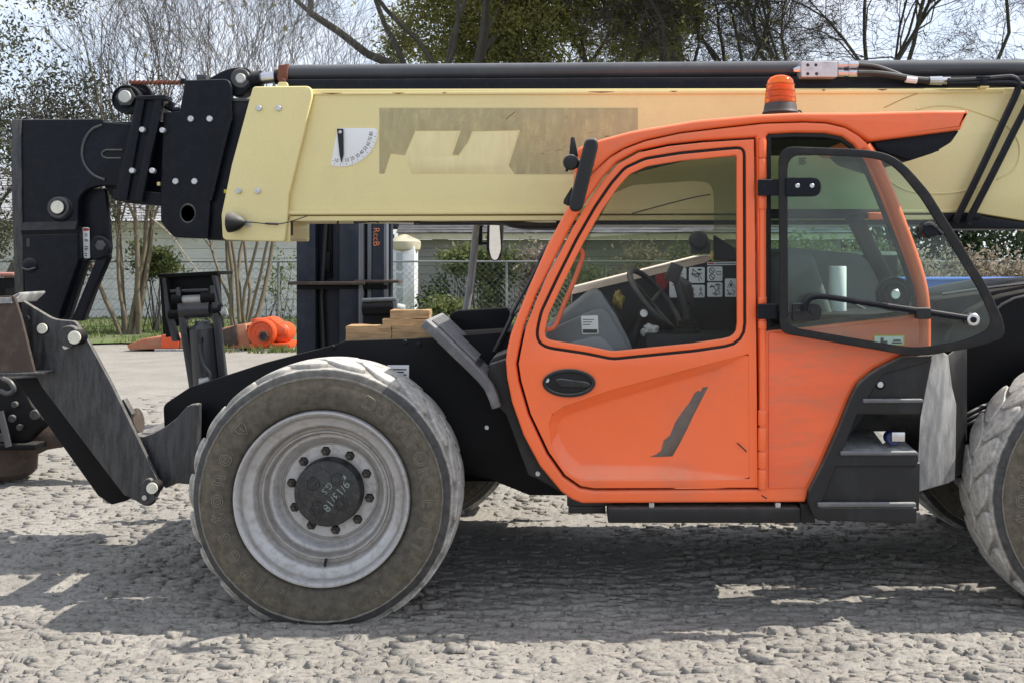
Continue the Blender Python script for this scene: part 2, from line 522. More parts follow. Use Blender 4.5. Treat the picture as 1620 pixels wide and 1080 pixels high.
def cells(x, y, seed):
    """plateaus of pressed mud: distance to the cell border and a random tilt per cell"""
    xi, yi = np.floor(x).astype(np.int64), np.floor(y).astype(np.int64)
    d1 = np.full(x.shape, 9.0); d2 = np.full(x.shape, 9.0); tilt = np.zeros(x.shape); tx = np.zeros(x.shape); rx = np.zeros(x.shape); ry = np.zeros(x.shape)
    def h(a, b2, s):
        v = (a * 374761393 + b2 * 668265263 + (seed + s) * 1442695041) & 0xFFFFFFFF
        v = ((v ^ (v >> 13)) * 1274126177) & 0xFFFFFFFF
        return ((v ^ (v >> 16)) & 0xFFFF) / 65535.0
    for i in (-1, 0, 1):
        for j in (-1, 0, 1):
            a, b2 = xi + i, yi + j
            px, py = a + 0.15 + 0.7 * h(a, b2, 1), b2 + 0.15 + 0.7 * h(a, b2, 2)
            d = np.hypot(x - px, y - py)
            c = d < d1
            d2 = np.where(c, d1, np.minimum(d2, d)); d1 = np.where(c, d, d1)
            tilt = np.where(c, h(a, b2, 3), tilt); tx = np.where(c, h(a, b2, 4), tx)
            rx = np.where(c, x - px, rx); ry = np.where(c, y - py, ry)
    return d2 - d1, tilt, tx, rx, ry

def grow_axis(dense0, dense1, step, limit0, limit1, g=1.09):
    mid = list(np.arange(dense0, dense1, step))
    hi, s, v = [], step, dense1
    while v < limit1:
        hi.append(v); s *= g; v += s
    hi.append(limit1)
    lo, s, v = [], step, dense0
    while v > limit0:
        s *= g; v -= s; lo.append(max(v, limit0))
    return np.array(sorted(set(lo)) + mid + hi)
gx_ = grow_axis(-3.4, 3.0, 0.0115, -400, 400, 1.12)
gy_ = grow_axis(4.05, 6.2, 0.0105, -60, 700, 1.028)
X, Y = np.meshgrid(gx_, gy_)
wx = X + 0.05 * (fbm(X * 4, Y * 4, 3) - 0.5) * 2
wy = Y + 0.05 * (fbm(X * 4, Y * 4, 8) - 0.5) * 2
wx2 = wx + 0.12 * (fbm(X * 2.1, Y * 2.1, 4) - 0.5); wy2 = wy + 0.05 * np.sin(X * 2.6 + 2 * fbm(X * 0.8, Y * 0.8, 6)) + 0.10 * (fbm(X * 1.7, Y * 1.7, 7) - 0.5)
def flakes(sy, sx, wl, cut, s, rise=0.16):
    # overlapping flakes pressed by tyre lugs: each row steps down, broken sideways
    q = wy2 * sy + wx2 * sx + 1.7 * fbm(wx2 * wl, wy2 * wl * 0.8, s, 2) + 0.6 * fbm(wx2 * wl * 3.2, wy2 * wl * 3, s + 5, 2)
    fr = q - np.floor(q); row = np.floor(q).astype(np.int64)
    amp = np.clip((vnoise(wx2 * wl * 1.15 + row * 7.31, row * 3.7 + 0.5, s + 9) - cut) * 4, 0, 1)
    prof = np.where(fr < rise, fr / rise, 1 - ((fr - rise) / (1 - rise)) ** 0.8)
    return (prof - 0.4) * amp
bd, ti, tx, rx, ry = cells(wx2 * 6.2, wy2 * 10.5, 11)
groove = np.clip((bd + 0.10 * (fbm(X * 34, Y * 40, 17, 2) - 0.5)) / 0.13, 0, 1)
zone = np.clip((fbm(X * 0.9, Y * 1.3, 40) - 0.33) * 5, 0.0, 1)
Hh = (0.35 + 0.65 * zone) * (0.030 * (groove - 0.8) + 0.030 * (ti - 0.5) - 0.050 * ry * (0.3 + ti) + 0.055 * (tx - 0.30) * rx)
Hh += 0.024 * flakes(7.5, 3.6, 4.6, 0.30, 121) * (0.45 + 0.55 * zone)
Hh += 0.018 * flakes(14.0, 9.5, 8.5, 0.36, 221, 0.22) * (1.15 - 0.6 * zone)
Hh = Hh * 0.30 + 0.016 * (fbm(X * 2.2, Y * 2.6, 21, 4) - 0.5) + 0.009 * (fbm(X * 20, Y * 26, 31, 4) - 0.5)
far_f = np.clip(1.25 - (Y - 9) / 14, 0.35, 1.25)
Hh = Hh * far_f + 0.04 * (fbm(X * 0.35, Y * 0.35, 90) - 0.5)
Hh -= Hh[(np.abs(X) < 3) & (Y > 4.2) & (Y < 7)].mean()
# ruts pressed down where the tyres stand
for wx0 in (-1.225, 2.745):
    for y0 in (5.21, 7.29):
        m_ = np.exp(-((X - wx0) / 0.22) ** 4 - ((Y - y0) / 0.22) ** 4)
        Hh = Hh * (1 - m_) + 0.004 * m_
ny, nx = X.shape
verts = np.stack([X, Y, Hh], -1).reshape(-1, 3)
idx = np.arange(nx * ny).reshape(ny, nx)
quads = np.stack([idx[:-1, :-1], idx[:-1, 1:], idx[1:, 1:], idx[1:, :-1]], -1).reshape(-1, 4)
def np_mesh(name, v, f, mat):
    me = bpy.data.meshes.new(name)
    k = f.shape[1]
    me.vertices.add(len(v)); me.vertices.foreach_set('co', v.astype('f').ravel())
    me.loops.add(len(f) * k); me.loops.foreach_set('vertex_index', f.astype('i').ravel())
    me.polygons.add(len(f)); me.polygons.foreach_set('loop_start', np.arange(0, len(f) * k, k, dtype='i'))
    me.update(calc_edges=True)
    me.materials.append(mat)
    return me
SOIL = M('dry_grey_mud', (0.275, 0.256, 0.228), 0.95, dirt=(0.19, 0.175, 0.153), dscale=2.2, damt=0.5, dthr=0.52, bump=0.9, bscale=60, var=0.14, fine=(45, 0.6, (0.12, 0.11, 0.095)), spec=0.2)
g = link('ground', np_mesh('ground', verts, quads, SOIL), None, 0)
g.data.polygons.foreach_set('use_smooth', [True] * len(g.data.polygons))
tag(g, 'pale dried mud yard pressed with tyre tread marks', 'ground', kind='structure')

# crust flakes left by the tread: thin plates lying in rows, near edge lifted
fr2 = np.random.RandomState(12)
FX, FY = [], []
yy = 4.15
while yy < 13.5:
    st = 0.050 if yy < 6.5 else 0.050 + (yy - 6.5) * 0.010
    half = 0.62 * yy + 0.6
    xs = np.arange(-half - 0.5, half * 0.80, st * 1.75)
    FX.append(xs + fr2.uniform(-0.5, 0.5, len(xs)) * st * 0.7 + fr2.uniform(0, st * 1.75)); FY.append(yy + 0.05 * np.sin(xs * 2.4 + yy) + fr2.uniform(-0.5, 0.5, len(xs)) * st * 0.45)
    yy += st
fx_ = np.concatenate(FX); fy_ = np.concatenate(FY)
dens = np.clip((fbm(fx_ * 0.9, fy_ * 1.3, 40) - 0.30) * 5, 0.18, 0.92)
kp = fr2.rand(len(fx_)) < dens
for wx0 in (-1.225, 2.745): kp &= ~((np.abs(fx_ - wx0) < 0.27) & (np.abs(fy_ - 5.21) < 0.26))
fx_, fy_ = fx_[kp], fy_[kp]; nf = len(fx_)
NV = 13
tt = np.arange(NV) * 2 * np.pi / NV
big = np.where(fy_ < 6.5, 1.0, 1 + (fy_ - 6.5) * 0.17)[:, None]
hx = (0.016 + 0.056 * fr2.rand(nf)[:, None] ** 1.3) * big; hy = fr2.uniform(0.010, 0.034, nf)[:, None] * big
rad = 1 + 0.27 * fr2.normal(size=(nf, NV)).clip(-1.6, 1.6)
rot = fr2.normal(size=nf)[:, None] * 0.35
ex, ey = np.cos(tt)[None] * rad, np.sin(tt)[None] * rad + 0.35 * np.cos(tt)[None] ** 2
lx_, ly_ = ex * hx, ey * hy
ox = lx_ * np.cos(rot) - ly_ * np.sin(rot); oy = lx_ * np.sin(rot) + ly_ * np.cos(rot)
ixf = np.clip(np.searchsorted(gx_, fx_), 0, nx - 1); iyf = np.clip(np.searchsorted(gy_, fy_), 0, ny - 1)
z0 = Hh[iyf, ixf][:, None]
lift = 0.0018 + 0.0060 * fr2.rand(nf)[:, None] ** 1.6
topz = z0 + lift * (0.35 - 0.55 * ox / hx * fr2.uniform(0.2, 1, nf)[:, None] - 0.45 * oy / hy) + 0.0015 * fr2.normal(size=(nf, NV))
top_ = np.stack([fx_[:, None] + ox, fy_[:, None] + oy, topz], -1)
bot_ = np.stack([fx_[:, None] + ox * 0.94, fy_[:, None] + oy * 0.94, np.full_like(topz, 0) + z0 - 0.02], -1)
cen_ = np.stack([fx_, fy_, topz.mean(1) + 0.001], -1)[:, None]
FV = np.concatenate([top_, bot_, cen_], 1)
kk = np.arange(NV); k2 = (kk + 1) % NV
tri = np.concatenate([np.stack([kk, k2, np.full(NV, 2 * NV)], -1), np.stack([k2, kk, kk + NV], -1), np.stack([k2, kk + NV, k2 + NV], -1)[:, [0, 1, 2]]])
FF = tri[None] + (np.arange(nf) * (2 * NV + 1))[:, None, None]
ff = link('mud_flakes', np_mesh('mud_flakes', FV.reshape(-1, 3), FF.reshape(-1, 3), SOIL), None, 0)
tag(ff, 'thin crusty flakes of dried mud pressed by tyre treads over the yard', 'mud', kind='stuff')

# loose crumbs of mud
rs = np.random.RandomState(3)
NC = 7500
cx_ = rs.uniform(-3.6, 3.4, NC); cy_ = 4.0 + 4.2 * rs.rand(NC) ** 1.4
sz = 0.0025 + 0.011 * rs.rand(NC) ** 5
ix = np.clip(np.searchsorted(gx_, cx_), 0, nx - 1); iy = np.clip(np.searchsorted(gy_, cy_), 0, ny - 1)
cz = Hh[iy, ix]
oct_v = np.array([(1, 0, 0), (-0.9, 0.2, 0), (0, 1, 0.1), (0.1, -1, 0), (0, 0.1, 0.8), (0, 0, -0.8)])
oct_f = np.array([(0, 2, 4), (2, 1, 4), (1, 3, 4), (3, 0, 4), (2, 0, 5), (1, 2, 5), (3, 1, 5), (0, 3, 5)])
V = (oct_v[None] * (sz[:, None, None] * (0.6 + 0.8 * rs.rand(NC, 6, 3)))) + np.stack([cx_, cy_, cz + sz * 0.4], -1)[:, None]
Fc = oct_f[None] + (np.arange(NC) * 6)[:, None, None]
cr2 = link('mud_crumbs', np_mesh('mud_crumbs', V.reshape(-1, 3), Fc.reshape(-1, 3), SOIL), None, 0)
tag(cr2, 'small crumbs of dry mud scattered over the yard', 'crumbs', kind='stuff')

# lawn in front of the houses
lx = np.linspace(-40, 45, 171); edge = 21.3 + 1.1 * (fbm(lx * 0.7, lx * 0 + 3, 5) - 0.5) + 0.5 * (fbm(lx * 3, lx * 0, 6) - 0.5)
rows = np.linspace(0, 1, 30)
LXv = np.repeat(lx[None], 30, 0); LYv = edge[None] + (80 - edge[None]) * rows[:, None] ** 2
LZ = 0.035 + 0.05 * fbm(LXv * 0.8, LYv * 0.8, 9) * np.clip(rows[:, None] * 20, 0, 1)
li = np.arange(171 * 30).reshape(30, 171)
LQ = np.stack([li[:-1, :-1], li[:-1, 1:], li[1:, 1:], li[1:, :-1]], -1).reshape(-1, 4)
LAWN = M('lawn_soil', (0.10, 0.13, 0.045), 0.95, dirt=(0.20, 0.18, 0.10), dscale=1.2, damt=0.7)
lw_ = link('lawn', np_mesh('lawn', np.stack([LXv, LYv, LZ], -1).reshape(-1, 3), LQ, LAWN), None, 0)
tag(lw_, 'green lawn strip between the mud yard and the houses', 'lawn', kind='structure')
def blades(name, label, n, xr, yr, hgt, mat, seed, dens=None, z0=0.05):
    r = np.random.RandomState(seed)
    x = r.uniform(*xr, n); y = r.uniform(*yr, n)
    if dens is not None:
        k = dens(x, y) > r.rand(n); x, y = x[k], y[k]; n = len(x)
    h_ = hgt * (0.5 + r.rand(n)); a_ = r.uniform(0, 6.28, n); w_ = 0.012 + 0.012 * r.rand(n); ln_ = r.uniform(-0.5, 0.5, (n, 2)) * h_[:, None]
    b0 = np.stack([x - np.cos(a_) * w_, y - np.sin(a_) * w_, np.full(n, z0)], -1); b1 = np.stack([x + np.cos(a_) * w_, y + np.sin(a_) * w_, np.full(n, z0)], -1)
    t = np.stack([x + ln_[:, 0], y + ln_[:, 1], z0 + h_], -1)
    v = np.stack([b0, b1, t], 1).reshape(-1, 3)
    o = link(name, np_mesh(name, v, np.arange(3 * n).reshape(-1, 3), mat), None, 0)
    return tag(o, label, 'grass', kind='stuff')
blades('grass', 'short green grass growing on the lawn strip', 42000, (-18, 16), (21.2, 30), 0.09, GRASSM, 1, lambda x, y: np.clip((fbm(x * 0.9, y * 0.9, 5) - 0.25) * 2.5, 0, 1))
blades('weeds', 'weedy grass tufts by the orange mower', 1500, (-7.0, -5.0), (19.3, 20.4), 0.14, GRASSM, 2, lambda x, y: np.clip((fbm(x * 2, y * 2, 7) - 0.35) * 3, 0, 1), 0.0)

# ---------------------------------------------------------------- houses
def house(label, x0, x1, Yw, eave_y, wall_mat, roof_mat, courses, ridge=3.2):
    """long side facing the yard; pixel columns x0..x1 on the wall at depth Yw"""
    a, b2 = W(x0, 400, Yw).x, W(x1, 400, Yw).x
    ze = H + (CY - eave_y) * (Yw - 0.5) / F
    h_ = thing('house', label, 'house', ((a + b2) / 2, Yw + 3, 0))
    m = MB(); m.box(((a + b2) / 2, Yw + 3.5, ze / 2), (b2 - a, 6.94, ze - 0.02)); wl_ = m.build('wall', wall_mat, h_, smooth=0)
    ph = ze / courses
    pm = None
    for i in range(courses):
        o = bpy.data.objects.new('plank', pm) if pm else None
        if pm is None:
            q = MB(); q.add([(0, 0, 0.004), (0, -0.022, 0.012), (0, -0.012, ph - 0.004), (0, 0.02, ph - 0.004), (b2 - a, 0, 0.004), (b2 - a, -0.022, 0.012), (b2 - a, -0.012, ph - 0.004), (b2 - a, 0.02, ph - 0.004)],
                            [(0, 1, 2, 3), (7, 6, 5, 4), (0, 4, 5, 1), (1, 5, 6, 2), (2, 6, 7, 3), (3, 7, 4, 0)])
            pm = q.mesh('plank', wall_mat)
            o = bpy.data.objects.new('plank', pm)
        COL.objects.link(o); o.parent = wl_; o.matrix_parent_inverse = Matrix.Translation(-world_loc(wl_)); o.location = (a, Yw + 0.008, i * ph)
    m = MB(); m.box(((a + b2) / 2, Yw - 0.52, ze + 0.09), (b2 - a + 0.8, 0.04, 0.18)); m.box(((a + b2) / 2, Yw - 0.25, ze + 0.02), (b2 - a + 0.8, 0.5, 0.03)); m.build('fascia', FASCIA, h_, smooth=0)
    run = 4.0
    m = MB(); z0, z1 = ze + 0.19, ze + 0.19 + ridge * 0.55
    xa, xb = a - 0.45, b2 + 0.45
    m.prism([(xa, Yw - 0.58, z0), (xa, Yw - 0.58 + run, z1), (xa, Yw - 0.58 + 2 * run, z0)], (xb - xa, 0, 0)); rf_ = m.build('roof', roof_mat, h_, smooth=0)
    q = MB(); n = 20; d = Vector((0, run, z1 - z0)) / n; up = Vector((0, -d.z, d.y)).normalized()
    for i in range(n):
        p = Vector((xa, Yw - 0.58, z0)) + d * i + up * 0.012
        k = 0
        while True:
            w_ = 1.0
            xs = xa + k * w_ - (i % 2) * 0.5
            if xs > xb: break
            l_, r_ = max(xa, xs) + 0.004, min(xb, xs + w_) - 0.004
            if r_ > l_:
                t_ = up * (0.012 + 0.006 * ((k * 7 + i * 3) % 3))
                q.add([(l_, p.y, p.z), (r_, p.y, p.z), (r_, p.y + d.y, p.z + d.z), (l_, p.y + d.y, p.z + d.z)] + [tuple(Vector(v) + t_) for v in ((l_, p.y - 0.02, p.z - 0.01), (r_, p.y - 0.02, p.z - 0.01))],
                      [(4, 5, 2, 3), (0, 1, 5, 4), (1, 2, 5), (0, 4, 3)])
            k += 1
    sh_ = q.build('shingles', roof_mat, rf_, smooth=0); sh_['kind'] = 'stuff'
    return h_
house('white plank sided house with pale roof behind the bare multi-stemmed trees', -330, 560, 30.0, 361, SIDING, SHINGLE_L, 9)
house('grey house with dark shingle roof and cream fascia behind the fence shrubs', 655, 1330, 31.0, 379, SIDING_G, SHINGLE, 9)

# white post with a round cream cap at the house corner
po = thing('porch_post', 'white panelled post with round cream cap beside the black mast', 'post', W(638, 500, 28.5) * 1)
po.location.z = 0
m = MB(); m.pbox(619, 390, 656, 512, 28.4, 0.66); m.build('post', WHITEP, po, 0.03)
m = MB(); m.lathe([(0.30, -0.30), (0.36, -0.1), (0.44, -0.05), (0.46, 0.05), (0.46, 0.17), (0.40, 0.22), (0.10, 0.36), (0, 0.38)], W(640, 392, 28.75) , 'Z', 28); m.build('cap', FASCIA, po)
for y0, y1 in ((400, 428), (432, 452), (456, 480)):
    m = MB(); m.pbox(627, y0, 637, y1, 28.385, 0.02); m.build('panel', M('post_panel_%d' % y0, (0.42, 0.45, 0.47), 0.5), po, 0.005)

# ---------------------------------------------------------------- chain-link fence
YFN = 26.4
fe = thing('chain_link_fence', 'long galvanised chain link fence with top rail before the houses', 'fence', (0, YFN, 0))
zr = H + (CY - 414) * YFN / F
m = MB(); m.tube([(-22, YFN, zr), (20, YFN, zr)], 0.026, 8); m.build('top_rail', GALV, fe)
for x in (-150, 40, 440, 612, 801, 958, 1130, 1310, 1490, 1670):
    p = W(x, 400, YFN); q = MB(); q.tube([(p.x, YFN + 0.03, 0), (p.x, YFN + 0.03, zr + 0.02)], 0.034, 8); q.build('post', GALV, fe)
pitch = 0.16
wv, wf = [], []
zz0, zz1 = 0.06, zr
k = 0
for sgn in (1, -1):
    x = -22.0
    while x < 20:
        p0 = np.array([x, YFN - 0.03 * sgn * 0.3 - 0.03, zz0]); p1 = np.array([x + sgn * (zz1 - zz0), p0[1], zz1])
        u_ = np.array([0.0032 * 0.707, 0, -0.0032 * 0.707 * sgn]); v_ = np.array([0, 0.0042, 0])
        wv += [p0 - u_, p0 + u_, p0 - v_, p1 - u_, p1 + u_, p1 - v_]
        wf += [(k, k + 2, k + 5, k + 3), (k + 2, k + 1, k + 4, k + 5), (k + 1, k, k + 3, k + 4)]
        k += 6; x += pitch
me_ = np_mesh('chain_link', np.array(wv), np.array(wf), GALV)
clk = link('chain_link', me_, fe, 0); clk['kind'] = 'stuff'

# ---------------------------------------------------------------- trees
def seg_mesh(name, segs, mat, n=5):
    A = np.array([[*a, *b2, r0, r1] for a, b2, r0, r1 in segs])
    p0, p1, r0, r1 = A[:, :3], A[:, 3:6], A[:, 6], A[:, 7]
    d = p1 - p0; d /= np.linalg.norm(d, axis=1)[:, None] + 1e-9
    up = np.where(np.abs(d[:, 2:3]) > 0.9, np.array([[1., 0, 0]]), np.array([[0, 0, 1.]]))
    u = np.cross(d, up); u /= np.linalg.norm(u, axis=1)[:, None]
    v = np.cross(u, d)
    t = np.arange(n) * 2 * np.pi / n
    ring = np.cos(t)[None, :, None] * u[:, None] + np.sin(t)[None, :, None] * v[:, None]
    a = p0[:, None] + ring * r0[:, None, None]; b2 = p1[:, None] + ring * r1[:, None, None]
    V = np.concatenate([a, b2], 1).reshape(-1, 3)
    base = (np.arange(len(A)) * 2 * n)[:, None, None]
    k = np.arange(n); k2 = (k + 1) % n
    f = np.stack([k, k2, k2 + n, k + n], -1)[None] + base
    me = np_mesh(name, V, f.reshape(-1, 4), mat)
    return me
def leaf_mesh(name, P, size, mat, seed):
    r = np.random.RandomState(seed); n = len(P)
    a = r.normal(size=(n, 3)); a /= np.linalg.norm(a, axis=1)[:, None]
    b2 = np.cross(a, r.normal(size=(n, 3))); b2 /= np.linalg.norm(b2, axis=1)[:, None]
    c_ = np.cross(a, b2)
    s = size * (0.5 + r.rand(n))[:, None]
    V = np.stack([P - a * s, P + b2 * s * 0.45 + c_ * s * 0.12, P + a * s, P - b2 * s * 0.45 + c_ * s * 0.12], 1).reshape(-1, 3)
    f = np.arange(4 * n).reshape(-1, 4)
    return np_mesh(name, V, f, mat)
def grow(rnd, p, d, r, L, depth, spec, segs, tips):
    """wandering branch that forks; segs gets (p0,p1,r0,r1,depth)"""
    n = spec['n']
    for i in range(n):
        w = spec['wander'] * (1 + 0.3 * depth)
        d = (d + Vector((rnd.gauss(0, w), rnd.gauss(0, w), rnd.gauss(0, w * 0.7))) + Vector((0, 0, spec['up'] * (1 if depth < 3 else 0.5)))).normalized()
        q = p + d * (L / n)
        r2 = r * (1 - 0.33 / n) if depth < spec['max'] else r * (1 - 0.7 / n)
        segs.append((p, q, r, r2, depth))
        p, r = q, r2
        if depth < spec['max'] and depth >= 1 and rnd.random() < spec['side']:
            ax = Vector((rnd.gauss(0, 1), rnd.gauss(0, 1), rnd.gauss(0, 1))).normalized()
            dd = (d + ax * spec['spread'] * 1.2).normalized()
            grow(rnd, p, dd, r * 0.5, L * 0.6, depth + 1 + (depth < 2), spec, segs, tips)
    if depth >= spec['max'] - 1: tips.append(p)
    if depth < spec['max']:
        k = 2 if rnd.random() < spec['two'] else 3
        for j in range(k):
            ax = Vector((rnd.gauss(0, 1), rnd.gauss(0, 1), rnd.gauss(0, 0.7))).normalized()
            dd = (d + ax * spec['spread'] * rnd.uniform(0.6, 1.2)).normalized()
            grow(rnd, p, dd, max(r * rnd.uniform(0.55, 0.75), spec['rmin']), L * spec['shrink'] * rnd.uniform(0.8, 1.15), depth + 1, spec, segs, tips)
def tree(name, label, base, stems, spec, mats, seed, leaf=None, group=None):
    rnd = random.Random(seed)
    segs, tips = [], []
    t = thing(name, label, 'tree', base, group)
    for d, r, L, off in stems:
        grow(rnd, Vector(base) + Vector(off), Vector(d).normalized(), r, L, 0, spec, segs, tips)
    big = [s[:4] for s in segs if s[4] <= spec.get('split', 2)]
    fine = [s[:4] for s in segs if s[4] > spec.get('split', 2)]
    link('trunk', seg_mesh('trunk', big, mats[0], 7), t, 60)
    cr3 = link('crown', seg_mesh('crown', fine, mats[1], 3), t, 0)
    if leaf:
        rn = np.random.RandomState(seed)
        T_ = np.array([tuple(x) for x in tips])
        k = rn.randint(0, len(T_), leaf['n'])
        P = T_[k] + rn.normal(size=(leaf['n'], 3)) * leaf['r']
        if 'blob' in leaf:
            (bx, by, bz), (rx_, ry_, rz_), nb, ncl = leaf['blob']
            cc = rn.normal(size=(ncl, 3)); cc /= np.linalg.norm(cc, axis=1)[:, None]; cc *= rn.rand(ncl, 1) ** 0.45
            kk = rn.randint(0, ncl, nb)
            P = np.concatenate([P, (cc[kk] + rn.normal(size=(nb, 3)) * leaf.get('cl', 0.10)) * np.array([rx_, ry_, rz_]) + np.array([bx, by, bz])])
        P = P[P[:, 2] > leaf.get('zmin', 0.4)]
        lo_ = link('leaves', leaf_mesh('leaves', P, leaf['size'], leaf['mat'], seed), cr3, 0); lo_['kind'] = 'stuff'
    return t, len(segs)
SP_CRAPE = dict(n=5, wander=0.085, up=0.08, side=0.26, spread=0.36, two=0.75, shrink=0.84, max=5, rmin=0.005, split=2)
SP_OAK = dict(n=4, wander=0.15, up=0.03, side=0.22, spread=0.62, two=0.5, shrink=0.70, max=6, rmin=0.010, split=2)
SP_BARE = dict(n=4, wander=0.15, up=0.03, side=0.56, spread=0.60, two=0.42, shrink=0.70, max=7, rmin=0.011, split=2)
SP_EVER = dict(n=3, wander=0.14, up=0.03, side=0.50, spread=0.75, two=0.4, shrink=0.74, max=6, rmin=0.008, split=2)
def base_at(x, Yd): 
    p = W(x, 400, Yd); return (p.x, Yd, 0.0)
def fan(n, r, L, sx, rnd, off=0.18):
    return [((sx * (2 * (i + 0.5) / n - 1) + rnd.uniform(-.06, .06), rnd.uniform(-0.25, 0.25), 1), r * rnd.uniform(0.7, 1.1), L * rnd.uniform(0.85, 1.1), (off * (2 * (i + 0.5) / n - 1), rnd.uniform(-.1, .1), 0)) for i in range(n)]
rq = random.Random(4)
tree('bare_tree', 'bare multi-stemmed tree with splayed pale trunks, greenish bark, near the mower end', base_at(207, 23.6), fan(7, 0.066, 2.6, 0.30, rq, 0.2), SP_CRAPE, (BARK_P, BARK_G), 11)
bt = bpy.data.objects['bare_tree']
m = MB(); bl_ = world_loc(bt)
m.tube(curve_pts([bl_ + Vector((0.45, 0.1, 2.75)), bl_ + Vector((0.9, 0.1, 2.35)), bl_ + Vector((1.25, 0.15, 1.85)), bl_ + Vector((1.7, 0.2, 1.25))]), [0.022 - 0.0007 * i for i in range(19)], 6); m.build('dead_branch', M('bleached_branch', (0.34, 0.30, 0.24), 0.9), bt)
tree('bare_tree', 'bare multi-stemmed tree rising behind the cream boom head and orange mower', base_at(382, 24.2), fan(9, 0.058, 2.7, 0.30, rq, 0.22), SP_CRAPE, (BARK_P, BARK_G), 23)
tree('evergreen_tree', 'dark small-leaved evergreen tree behind the black boom nose', base_at(-10, 22.5), [((0.1, 0, 1), 0.16, 2.0, (0, 0, 0)), ((-0.35, 0.1, 1), 0.10, 2.2, (-0.2, 0, 0)), ((0.50, 0, 0.9), 0.10, 2.2, (0.2, 0, 0))], SP_EVER, (BARK_D, BARK_G), 31,
     dict(n=9000, r=0.30, size=0.048, mat=LEAF_E, zmin=0.3, blob=((W(20, 0, 22.5).x, 22.8, 4.6), (2.6, 1.8, 3.9), 13000, 60), cl=0.08))
tree('evergreen_tree', 'second dark evergreen tree, further back beside the yard edge', base_at(-190, 27), [((0.25, 0, 1), 0.18, 2.8, (0, 0, 0)), ((-0.35, 0.1, 1), 0.12, 2.6, (-0.2, 0, 0))], SP_EVER, (BARK_D, BARK_G), 37,
     dict(n=14000, r=0.4, size=0.075, mat=LEAF_E, zmin=0.3))
tree('oak_tree', 'leafy olive green oak behind the boom cylinder', base_at(850, 43), [((-0.10, 0, 1), 0.34, 8.6, (0, 0, 0)), ((0.26, 0, 0.9), 0.20, 8.4, (0.3, 0, 0)), ((-0.2, 0.1, 0.9), 0.20, 8.4, (-0.3, 0, 0))], SP_OAK, (BARK_D, BARK_G), 41,
     dict(n=12000, r=0.75, size=0.085, mat=LEAF_O, blob=((W(815, 0, 43).x, 43.2, 13.0), (6.2, 1.6, 4.8), 76000, 240), cl=0.075))
tree('oak_tree', 'sparse mossy limbed oak beside the leafy green oak', base_at(676, 41), [((-0.03, 0, 1), 0.34, 9.2, (0, 0, 0)), ((-0.80, 0.0, 0.50), 0.20, 5.4, (-0.1, 0, 8.8)), ((-0.5, 0.2, 0.8), 0.14, 5.0, (-0.1, 0, 8.2)), ((0.10, 0, 1), 0.20, 9.0, (0.2, 0, 0))], SP_OAK, (BARK_D, BARK_G), 43,
     dict(n=5200, r=0.6, size=0.085, mat=LEAF_O))
tree('bare_oak_tree', 'bare grey oak with many upright forks beside the leafy oak', base_at(1140, 44), [((-0.05, 0, 1), 0.25, 9.0, (-.2, 0, 0)), ((0.09, 0, 1), 0.26, 9.4, (.3, 0, 0)), ((-0.25, 0, 0.9), 0.17, 9.0, (-.3, 0, 1.0))], SP_BARE, (BARK_D, BARK_G), 53,
     dict(n=3800, r=0.7, size=0.09, mat=LEAF_O, blob=((W(1040, 0, 44).x, 44.5, 12.6), (2.2, 2.5, 3.0), 9000, 50), cl=0.12))
tree('bare_oak_tree', 'bare oak with wide leaning limbs above the amber beacon and valve block', base_at(1265, 45), [((0.14, 0, 1), 0.27, 9.4, (0, 0, 0)), ((0.36, 0, 0.8), 0.18, 9.2, (.3, 0, 1.0)), ((0.55, 0.0, 0.62), 0.14, 8.6, (.3, 0, 3.0)), ((0.02, 0, 1), 0.2, 9.4, (-.4, 0, 0))], SP_BARE, (BARK_D, BARK_G), 59)
tree('bare_oak_tree', 'bare spreading oak at the end of the row, beside open sky above the hydraulic hoses', base_at(1400, 46), [((-0.08, 0, 1), 0.24, 8.8, (0, 0, 0)), ((0.14, 0, 1), 0.22, 8.4, (.3, 0, 0)), ((-0.22, 0, 0.9), 0.18, 8.6, (-.3, 0, 0))], SP_BARE, (BARK_D, BARK_G), 101)
tree('bare_tree', 'fine twigged bare tree between the pale trunks and the oaks', base_at(500, 38), fan(5, 0.10, 3.4, 0.45, rq, 0.2), SP_CRAPE, (BARK_G, BARK_G), 67)

# ---------------------------------------------------------------- shrubs and hedge
def bush(name, label, x, Yd, w, h_, n, mat, seed, size=0.06, z0=0.05, group=None, cat='shrub', dep=0.5, clump=14):
    rn = np.random.RandomState(seed)
    b_ = base_at(x, Yd)
    t = thing(name, label, cat, b_, group)
    cc = rn.normal(size=(clump, 3)); cc /= np.linalg.norm(cc, axis=1)[:, None]; cc *= rn.rand(clump, 1) ** 0.5 * 0.8
    k = rn.randint(0, clump, n)
    P = cc[k] + rn.normal(size=(n, 3)) * 0.20
    P = P * np.array([w / 2, dep, h_ / 2]) + np.array([b_[0], Yd, z0 + h_ / 2])
    P = P[P[:, 2] > z0]
    segs = []
    for c in cc:
        e = c * np.array([w / 2, dep, h_ / 2]) + np.array([b_[0], Yd, z0 + h_ / 2])
        s0 = np.array([b_[0] + rn.normal() * 0.12 * w, Yd + rn.normal() * 0.08, 0]); mid = (s0 + e) / 2 + rn.normal(size=3) * 0.08
        segs += [(s0, mid, 0.016, 0.011), (mid, e, 0.011, 0.005)]
    link('stems', seg_mesh('stems', segs, BARK_G, 4), t, 0)
    lo_ = link('leaves', leaf_mesh('leaves', P, size, mat, seed + 1), t, 0); lo_['kind'] = 'stuff'
    return t
bush('shrub', 'small leafy shrub growing between the stems of the splayed bare tree', 246, 24.2, 1.5, 1.15, 2000, LEAF_B, 71, 0.055, 1.1)
